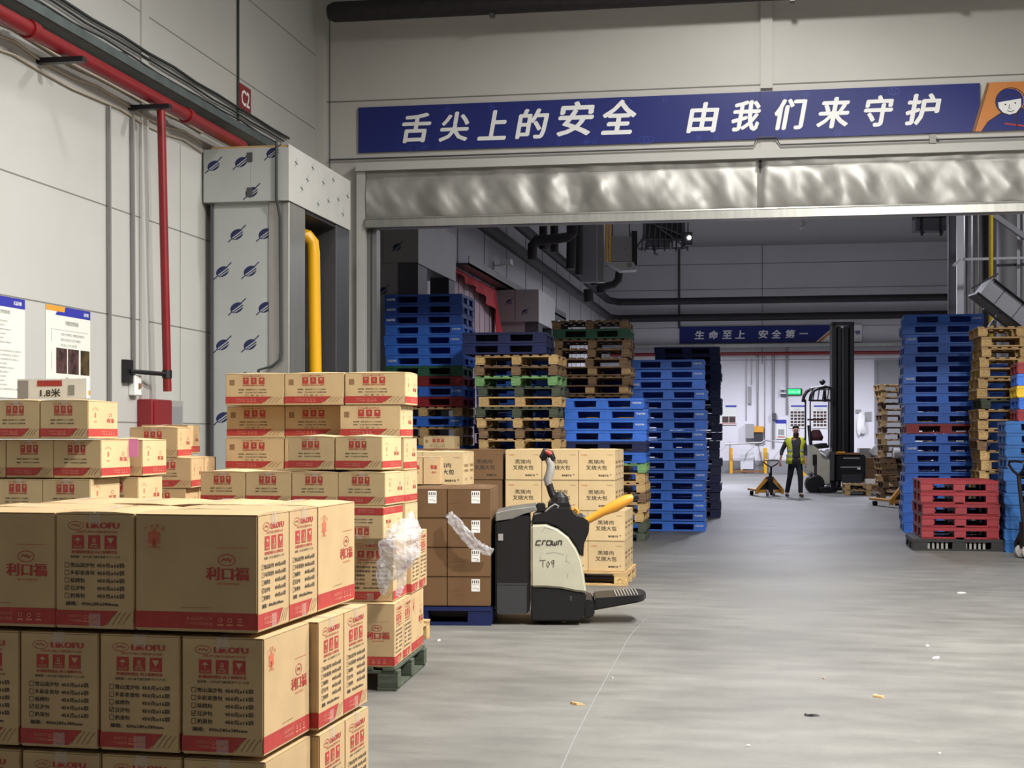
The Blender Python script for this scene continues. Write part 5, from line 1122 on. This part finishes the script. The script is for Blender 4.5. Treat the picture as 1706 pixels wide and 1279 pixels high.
# hand pallet truck (pump handle, triangular yellow frame, two forks)
def hand_truck(frame, label, hz=0.0):
    T = thing('hand_pallet_truck', label, 'pallet truck')
    g = MB()
    for s in (-1, 1):
        g.prism([(s * .02, .50), (s * .08, .50), (s * .36, .17), (s * .36, .06), (s * .29, .06), (s * .29, .15), (s * .05, .42)], .08, .16, frame); g.prism([(0, .46), (s * .28, .15), (s * .28, .10), (0, .10)], .12, .15, 'dark')
        g.box(s * .34 if s < 0 else .0, 0 if s < 0 else .34, .10, .20, .09, .17, frame)
    g.build('frame', T)
    for s in (-1, 1):
        g = MB(); c = s * .26; g.box(c - .08, c + .08, .15, 1.25, .12, .17, frame); g.bevel(.008); g.build('fork', T)
        g = MB(); g.lathe([(.05, -.04), (.05, .04)], 'rubber', 12, Matrix.Translation((c, 1.1, .05)) @ Matrix.Rotation(R(90), 4, 'Y')); g.build('fork_roller', T)
        g = MB(); g.lathe([(.07, -.025), (.08, -.02), (.08, .02), (.07, .025)], 'grey_pl', 14, Matrix.Translation((s * .08, .02, .085)) @ Matrix.Rotation(R(90), 4, 'Y')); g.build('steering_wheel', T)
    g = MB(); g.box(-.06, .06, -.02, .12, .14, .46, 'dark'); g.tube([(0, .04, .3), (0, .04, .6)], .045, 'dark', 10); g.bevel(.008); g.build('pump', T)
    g = MB(); g.tube([(0, .02, .35), (0, -.06, .76 + hz)], .026, 'dark', 10); g.build('shaft', T, smooth=True)
    g = MB(); g.tube([(0, -.06, .74 + hz), (-.12, -.07, .80 + hz), (-.20, -.08, .87 + hz), (-.17, -.09, .91 + hz), (0, -.10, .92 + hz), (.17, -.09, .91 + hz), (.20, -.08, .87 + hz), (.12, -.07, .80 + hz), (0, -.06, .74 + hz)], .017, 'dark', 8); g.build('handle_loop', T, smooth=True)
    return T
HT = hand_truck('yellow', 'yellow hand pallet truck with black handle pulled by the worker'); x, y = W(1284, 36.9); HT.location = (x, y, 0); HT.rotation_euler.z = R(12)
x, y = W(1513, 31.2); dup(HT, (x, y, 0), R(20), 'yellow hand pallet truck half hidden behind the right blue stack')
HB = hand_truck('dark', 'black hand pallet truck cut by the right picture edge', .3); x, y = W(1704, 18.45); HB.location = (x, y, 0); HB.rotation_euler.z = R(-70)

# reach truck with tall mast
x, y = W(1348, 39.3); F = thing('reach_truck', 'cream and black reach truck with very tall black mast', 'lift truck', (x, y, 0), YAW); q = 39.3 / 2450
def fx(px): return (px - 1348) * q
def fz(py): return EYE + (724 - py) * q
g = MB(); g.prism([(fx(a), fz(b)) for a, b in [(1350, 740), (1356, 742), (1364, 748), (1372, 762), (1383, 764), (1383, 807), (1370, 808), (1360, 795), (1350, 786)]], 0, 1.1, 'cream'); g.bevel(.03, 2); g.box(fx(1354), fx(1361), -.01, 0, fz(775), fz(757), 'dark'); g.box(fx(1356), fx(1361), -.01, 0, fz(790), fz(775), 'dark_matte'); g.build('body', F)
g = MB(); g.lathe([(.2, 0), (.26, .03), (.26, .2), (.2, .22)], 'dark', 18, Matrix.Translation((fx(1358), -.03, fz(806))) @ Matrix.Rotation(R(-90), 4, 'X')); g.prism([(fx(1350), fz(788)), (fx(1360), fz(797)), (fx(1366), fz(808)), (fx(1366), fz(816)), (fx(1350), fz(816))], -.02, .3, 'dark'); g.build('drive_wheel', F)
g = MB(); g.prism([(fx(1361), fz(812)), (fx(1380), fz(810)), (fx(1385), fz(814)), (fx(1384), fz(821)), (fx(1364), fz(820))], -.15, .15, 'dark'); g.bevel(.02); g.build('outrigger', F)
g = MB(); g.tube([(fx(1366), .1, fz(754)), (fx(1376), .1, fz(760)), (fx(1384), .1, fz(750))], [.09, .14, .08], 'steel', 12); g.prism([(fx(1352), fz(742)), (fx(1380), fz(738)), (fx(1384), fz(746)), (fx(1362), fz(748))], .2, .9, 'dark'); g.build('seat_console', F)
g = MB(); g.tube([(fx(1356), .4, fz(742)), (fx(1354), .4, fz(722)), (fx(1353), .4, fz(708))], .05, 'dark', 8); g.lathe([(.17, 0), (.2, .1), (.1, .3)], 'mask', 14, Matrix.Translation((fx(1366), .5, fz(734)))); g.box(fx(1352), fx(1379), .5, .56, fz(700), fz(697), 'mask'); g.build('operator_seat', F)
g = MB()
for a in ((1351, 1351), (1382, 1382), (1386, 1386)): g.bar((fx(a[0]), .1, fz(745)), (fx(a[1]), .1, fz(664)), .03, .03, 'dark')
g.bar((fx(1353), .9, fz(742)), (fx(1353), .9, fz(664)), .04, .04, 'dark'); g.build('guard_post', F)
g = MB(); ar = [(1350, 668), (1352, 658), (1357, 650), (1364, 646), (1374, 644), (1387, 646), (1388, 668)]
g.tube([(fx(a), .05, fz(b)) for a, b in ar], .045, 'dark', 8); g.tube([(fx(a), 1.0, fz(b)) for a, b in ar], .045, 'dark', 8); g.bar((fx(1350), .05, fz(667)), (fx(1388), .05, fz(667)), .07, .05, 'dark')
for a in (1358, 1366, 1374, 1382): g.bar((fx(a - 3), .05, fz(666)), (fx(a + 3), .3, fz(647)), .03, .03, 'dark')
for a in (1358, 1372, 1385): g.bar((fx(a), .05, fz(648)), (fx(a), 1.0, fz(648)), .03, .03, 'dark')
g.build('overhead_guard', F)
g = MB(); g.tube([(fx(1374), .3, fz(645)), (fx(1374), .3, fz(638))], .02, 'dark', 6); g.lathe([(.03, 0), (.08, .05), (.08, .10), (.03, .14)], 'dark', 12, Matrix.Translation((fx(1374), .3, fz(640)))); g.build('beacon', F)
g = MB()
for a, b in ((1389, 1396), (1399, 1404), (1411, 1416), (1419, 1426)): g.box(fx(a), fx(b), .2, .5, .15, fz(538 if a in (1389, 1419) else 542), 'dark')
g.box(fx(1396), fx(1419), .32, .36, .6, fz(545), 'dark_matte'); g.box(fx(1389), fx(1426), .2, .4, fz(541), fz(535), 'dark')
for a in (1394, 1408, 1421): g.box(fx(a) - .02, fx(a) + .02, .3, .34, fz(536), fz(533), 'steel')
for b in (575, 620, 665, 710): g.box(fx(1392), fx(1424), .38, .42, fz(b + 4), fz(b), 'dark')
g.build('mast', F)
g = MB(); g.box(fx(1385), fx(1391), .05, .6, .05, fz(752), 'dark'); g.box(fx(1383), fx(1390), .0, .3, fz(800), fz(752), 'steel_dark'); g.build('mast_foot', F)
g = MB(); g.box(fx(1394), fx(1443), .0, .8, .3, fz(757), 'dark'); g.bevel(.04, 2); g.box(fx(1405), fx(1432), -.01, 0, fz(764), fz(762), 'grey_pl'); g.box(fx(1400), fx(1434), -.01, 0, fz(779), fz(777), 'grey_pl'); g.box(fx(1428), fx(1433), -.03, 0, fz(782), fz(779), 'foam'); g.box(fx(1402), fx(1436), -.015, 0, fz(805), fz(790), 'dark_matte'); g.build('battery_compartment', F)
g = MB(); g.box(fx(1392), fx(1434), .0, .7, fz(757), fz(754), 'ink_brown'); g.box(fx(1395), fx(1408), -.02, .3, fz(755), fz(752), 'yellow'); g.build('carriage', F)
g = MB(); g.box(fx(1388), fx(1440), .1, .3, .05, .14, 'dark'); g.box(fx(1388), fx(1440), .7, .9, .05, .14, 'dark')
for a in (1392, 1436):
    for yy in (.1, .7): g.lathe([(.09, 0), (.09, .2)], 'rubber', 12, Matrix.Translation((fx(a), yy, .09)) @ Matrix.Rotation(R(-90), 4, 'X'))
g.build('support_leg', F)
# waste pile behind the lift truck
for i, (a, b, c, d_, lb) in enumerate(((1443, 1471, 781, 805, 'lower left brown carton of the waste pile behind the lift truck'), (1443, 1470, 762, 781, 'upper brown carton of the waste pile behind the lift truck'))):
    x, y = W(a, 40.6); qq = 40.6 / 2450; f = MB(); zb = .0 if i == 0 else Z(781, 40.6) ; f.box(0, (b - a) * qq, 0, .5, zb, Z(c, 40.6) , 'kraft_dark'); f.bevel(.01); o = f.build('carton', None, (x, y, 0), YAW); tag(o, lb, 'box', 'waste cartons')
x, y = W(1430, 41.4)
def lump(name, loc, sc, k, label, seed, cat='foam'):
    bm = bmesh.new(); bmesh.ops.create_icosphere(bm, subdivisions=3, radius=1)
    for v in bm.verts: v.co = Vector((v.co.x * sc[0], v.co.y * sc[1], v.co.z * sc[2])) * (1 + .35 * noise.noise(v.co * 1.6 + Vector((seed, 0, 0))))
    me = bpy.data.meshes.new(name); bm.to_mesh(me); bm.free(); me.materials.append(M[k]); me.shade_smooth(); me.set_sharp_from_angle(angle=R(25))
    return tag(mk(name, me, None, loc), label, cat)
f = MB(); f.box(0, 1.2, 0, .8, 0, Z(763, 41.4), 'kraft_dark'); o = f.build('carton', None, (x + .1, y, 0), YAW); tag(o, 'large dark carton under the white foam behind the lift truck', 'box', 'waste cartons')
lump('white_sack', (*W(1451, 42.0), Z(757, 42.0) + .02), (.45, .25, .10), 'foam', 'flat white sack lying on the waste cartons', 1, 'sack')
f = MB(); f.box(0, .32, 0, .3, 0, .28, 'foam'); f.box(.03, .29, -.005, 0, .05, .22, 'paper'); f.bevel(.02); o = f.build('foam_box', None, (*W(1432, 41.5), Z(763, 41.4) + .002), YAW); tag(o, 'small white foam box on the waste pile', 'box')
f = MB(); f.prism([(0, .1), (.2, .33), (.35, .3), (.55, .12), (.55, -.05), (.3, 0), (.1, .02)], 0, .25, 'foam'); f.bevel(.02, 2); o = f.build('foam_piece', None, (*W(1447, 41.45), Z(763, 41.4) + .055), YAW); tag(o, 'bent white foam piece leaning on the far wooden stack', 'foam')
lump('white_sack', (XonY(1434, YB - .12)[0], YB - .12, Z(706, 59.5)), (.2, .11, .45), 'paper', 'curved white plastic bag hanging on the rear wall', 3, 'sack')
f = MB(); f.box(0, .22, 0, .2, 0, .12, 'paper'); o = f.build('paper_box', None, (*W(1444, 37.9), .2895), YAW); tag(o, 'small white box standing on the low pallets by the lift truck', 'box')
f = MB(); f.lathe([(.0, 0), (.10, .01), (.13, .12), (.13, .2), (.0, .22)], 'foam', 14, Matrix.Rotation(R(-90), 4, 'Y')); o = f.build('film_roll', None, (*W(1502, 34.95), Z(754, 34.95)), YAW, smooth=True); tag(o, 'white film roll stuck in the far wooden stack', 'roll')

# ================================================================== WORKER
def skin_mesh(name, chains, mat_k, sub=2, root=0):
    """chains: list of joint lists ((x,y,z),(rx,ry)); the first joint of a later chain given as int index joins an earlier joint"""
    vs, es, rs = [], [], []
    for ch in chains:
        prev = None
        for it in ch:
            if isinstance(it, int): prev = it; continue
            vs.append(it[0]); rs.append(it[1]); i = len(vs) - 1
            if prev is not None: es.append((prev, i))
            prev = i
    me = bpy.data.meshes.new(name); me.from_pydata(vs, es, []); o = bpy.data.objects.new(name, me); C.objects.link(o)
    m = o.modifiers.new('skin', 'SKIN'); m.use_smooth_shade = True
    for i, r in enumerate(rs):
        sv = me.skin_vertices[0].data[i]; sv.radius = r if isinstance(r, tuple) else (r, r); sv.use_root = (i == root)
    s_ = o.modifiers.new('sub', 'SUBSURF'); s_.levels = sub; s_.render_levels = sub
    dg = bpy.context.evaluated_depsgraph_get(); dg.update(); m2 = bpy.data.meshes.new_from_object(o.evaluated_get(dg)); bpy.data.objects.remove(o)
    m2.materials.clear(); m2.materials.append(M[mat_k]); m2.shade_smooth(); m2.name = name
    return m2
# joints in the worker's own frame: x to the picture's right, y away from camera, z up
pel = (.0, 0, .93); HS, HE, HW = (-.19, .02, 1.42), (-.31, .10, 1.16), (-.36, .06, .93)
LS, LE, LW = (.19, .0, 1.42), (.26, .04, 1.14), (.25, -.05, .90)
RH, RK, RA = (-.09, 0, .90), (-.13, .02, .50), (-.19, .12, .10); LH, LK, LA = (.09, 0, .90), (.12, -.06, .50), (.11, -.10, .09)
body = [
    [(pel, (.14, .10)), ((0, .0, 1.08), (.13, .09)), ((0, 0, 1.25), (.15, .10)), ((0, 0, 1.40), (.14, .09)), ((0, -.01, 1.48), (.055, .055)), ((.005, -.02, 1.56), (.06, .07)), ((.01, -.03, 1.66), (.075, .09)), ((.01, -.02, 1.73), (.06, .07))],
    [3, (HS, .055), (HE, .042), (HW, .030), ((-.365, .04, .88), (.035, .018)), ((-.37, .02, .83), (.034, .016))],
    [3, (LS, .055), (LE, .042), (LW, .030), ((.245, -.07, .85), (.018, .035)), ((.24, -.08, .80), (.016, .034))],
    [0, (RH, .085), (RK, .06), (RA, .04), ((-.20, .02, .045), (.04, .03)), ((-.20, -.04, .035), (.035, .022))],
    [0, (LH, .085), (LK, .06), (LA, .04), ((.12, -.20, .045), (.04, .03)), ((.12, -.26, .035), (.035, .022))]]
x, y = W(1325, 36.6)
Wk = mk('person', skin_mesh('person', body, 'skin'), None, (x, y, 0), R(9.9)); tag(Wk, 'worker in a yellow reflective vest and dark clothes walking with a pallet truck', 'person')
def part(name, chains, k, sub=2): return mk(name, skin_mesh(name, chains, k, sub), Wk)
part('trousers', [[((0, 0, 1.0), (.155, .115)), ((0, 0, .90), (.15, .115))], [1, ((-.09, 0, .82), .10), (RK, .075), ((-.18, .10, .16), .062), ((-.19, .12, .09), .06)], [1, ((.09, 0, .82), .10), (LK, .075), ((.112, -.09, .16), .062), ((.11, -.10, .09), .06)]], 'trouser')
part('shirt', [[((0, 0, .90), (.165, .12)), ((0, 0, 1.08), (.155, .115)), ((0, 0, 1.26), (.165, .12)), ((0, 0, 1.40), (.15, .10)), ((0, -.01, 1.47), (.075, .07))], [3, (HS, .075), ((-.27, .07, 1.25), .062), (HE, .055), ((-.345, .07, 1.02), .045)], [3, (LS, .075), ((.24, .02, 1.25), .062), (LE, .055), ((.255, -.01, 1.0), .045)]], 'shirt')
part('shoe', [[((-.19, .14, .05), (.05, .045)), ((-.20, .03, .045), (.05, .042)), ((-.20, -.07, .035), (.045, .032))]], 'dark_matte', 1)
part('shoe', [[((.11, -.09, .05), (.05, .045)), ((.12, -.20, .045), (.05, .042)), ((.125, -.30, .035), (.045, .032))]], 'dark_matte', 1)
g = MB()
def vest_panel(g, s):        # open front panels and back of the vest, wrapped round the trunk
    ring = []
    for z, rx, ry in ((.83, .235, .17), (.95, .225, .165), (1.1, .20, .145), (1.25, .215, .145), (1.38, .265, .14), (1.475, .22, .11), (1.505, .10, .085)):
        a0 = R(118 if s < 0 else 62); a1 = R(118 + 152 if s < 0 else 62 - 152)
        ring.append([(rx * math.cos(a0 + (a1 - a0) * i / 12), -ry * math.sin(a0 + (a1 - a0) * i / 12), z) for i in range(13)])
    vs = [p for r_ in ring for p in r_]; fs = [(j * 13 + i, j * 13 + i + 1, (j + 1) * 13 + i + 1, (j + 1) * 13 + i) for j in range(6) for i in range(12)]; g.add(vs, fs, 'vest')
vest_panel(g, -1); vest_panel(g, 1); me = g.mesh('vest', True); o = mk('vest', me, Wk); sd = o.modifiers.new('thick', 'SOLIDIFY'); sd.thickness = .008
g = MB()
for s in (-1, 1):
    for z, rx, ry in ((1.0, .222, .162), (1.14, .206, .15)):
        a0, a1 = (R(118), R(270)) if s < 0 else (R(62), R(-90)); vs = []
        for i in range(13):
            t = a0 + (a1 - a0) * i / 12
            for dz in (0, .05): vs.append((rx * 1.03 * math.cos(t), -ry * 1.03 * math.sin(t), z + dz))
        g.add(vs, [(2 * i, 2 * i + 2, 2 * i + 3, 2 * i + 1) for i in range(12)], 'reflect')
g.build('reflective_stripe', o)
def hand(wrist, dirv, side, name='finger'):
    w0 = Vector(wrist); d = Vector(dirv).normalized(); sd_ = Vector(side).normalized()
    for i, (off, ln_) in enumerate(((-.026, .07), (-.009, .078), (.009, .073), (.026, .058))):
        a = w0 + d * .035 + sd_ * off; b = a + d * ln_ * .5; c = b + (d + Vector((0, .6, 0))).normalized() * ln_ * .5
        g = MB(); g.tube([a, b, c], [.009, .009, .007], 'skin', 6); g.build(name, Wk, smooth=True)
    a = w0 + sd_ * -.03; g = MB(); g.tube([a, a + d * .03 + sd_ * -.02, a + d * .06 + sd_ * -.02], [.011, .010, .008], 'skin', 6); g.build('thumb', Wk, smooth=True)
hand((-.368, .03, .86), (0, -.4, -1), (1, .2, 0)); hand((.243, -.075, .83), (-.05, -.2, -1), (0, 1, .1))
# head details
g = MB(); vs = []; fs = []
bm = bmesh.new(); bmesh.ops.create_uvsphere(bm, u_segments=18, v_segments=12, radius=1)
bmesh.ops.delete(bm, geom=[v for v in bm.verts if v.co.z < -.15 or (v.co.y < -.2 and v.co.z < .62)], context='VERTS')
for v in bm.verts: v.co = Vector((v.co.x * .088, v.co.y * .105, v.co.z * .085)) + Vector((.01, -.015, 1.70))
me = bpy.data.meshes.new('hair'); bm.to_mesh(me); bm.free(); me.materials.append(M['hair']); me.shade_smooth(); mk('hair', me, Wk)
part('neck_scarf', [[((0, -.02, 1.46), (.08, .075)), ((.01, -.035, 1.53), (.075, .075)), ((.015, -.05, 1.59), (.068, .075)), ((.02, -.055, 1.62), (.058, .066))]], 'mask')
g = MB(); 
for a in (-.025, .035): g.lathe([(0, -.006), (.010, 0), (0, .006)], 'hair', 8, Matrix.Translation((a + .006, -.113, 1.675)) @ Matrix.Rotation(R(90), 4, 'X'))
g.box(-.035, -.005, -.113, -.108, 1.69, 1.697, 'hair'); g.box(.02, .05, -.113, -.108, 1.69, 1.697, 'hair'); g.build('eyes', Wk)
g = MB(); g.prism([(.005, 1.68), (-.004, 1.635), (.022, 1.635)], -.13, -.10, 'skin'); g.bevel(.004); g.build('nose', Wk)
for s in (-1, 1):
    g = MB(); g.lathe([(0, -.01), (.022, 0), (.018, .012)], 'skin', 8, Matrix.Translation((.01 + s * .082, -.02, 1.66)) @ Matrix.Rotation(R(90 * s), 4, 'Y')); g.build('ear', Wk)

# ------------------------------------------------------------------ scraps on the floor
rr = random.Random(21)
scr = [(1350, 1192, 'dark and white scrap nearest the camera on the concrete', 'dark_matte', .05), (937, 1037, 'pale scrap below the ride-on truck', 'foam', .025), (731, 1067, 'pale scrap right of the green pallet', 'foam', .025), (960, 1173, 'yellowish scrap left of the aisle centre', 'wood', .05),
       (1545, 1076, 'small white scrap in the right of the aisle', 'foam', .02), (1560, 1096, 'thin pale strip in the right of the aisle', 'foam', .05), (1463, 1161, 'thin pale splinter right of the dark scrap', 'wood', .05), (1601, 988, 'pale strip near the black pallet', 'foam', .05), (1246, 1243, 'tiny white scrap at the bottom of the aisle', 'foam', .015), (1020, 1130, 'tiny scrap in front of the ride-on truck', 'foam', .015), (1565, 1256, 'tiny white scrap at the lower right', 'foam', .015), (1372, 1131, 'tiny pale crumb above the dark scrap', 'wood', .015)]
for px, py, lb, k, sz in scr:
    d = EYE * FPX / (py - 724); x, y = W(px, d); f = MB(); n = 6
    ring = [(sz * rr.uniform(.6, 1.2) * math.cos(i * math.pi / 3), sz * .6 * rr.uniform(.6, 1.2) * math.sin(i * math.pi / 3)) for i in range(n)]
    f.add([(a, b, .001) for a, b in ring] + [(a * .8, b * .8, .006 + rr.uniform(0, sz * .25)) for a, b in ring], [tuple(range(n - 1, -1, -1)), tuple(range(n, 2 * n))] + [(i, (i + 1) % n, (i + 1) % n + n, i + n) for i in range(n)], k)
    tag(f.build('paper_scrap', None, (x, y, 0), rr.uniform(0, 3)), lb, 'scrap', 'scraps on the floor')
drop_protos()
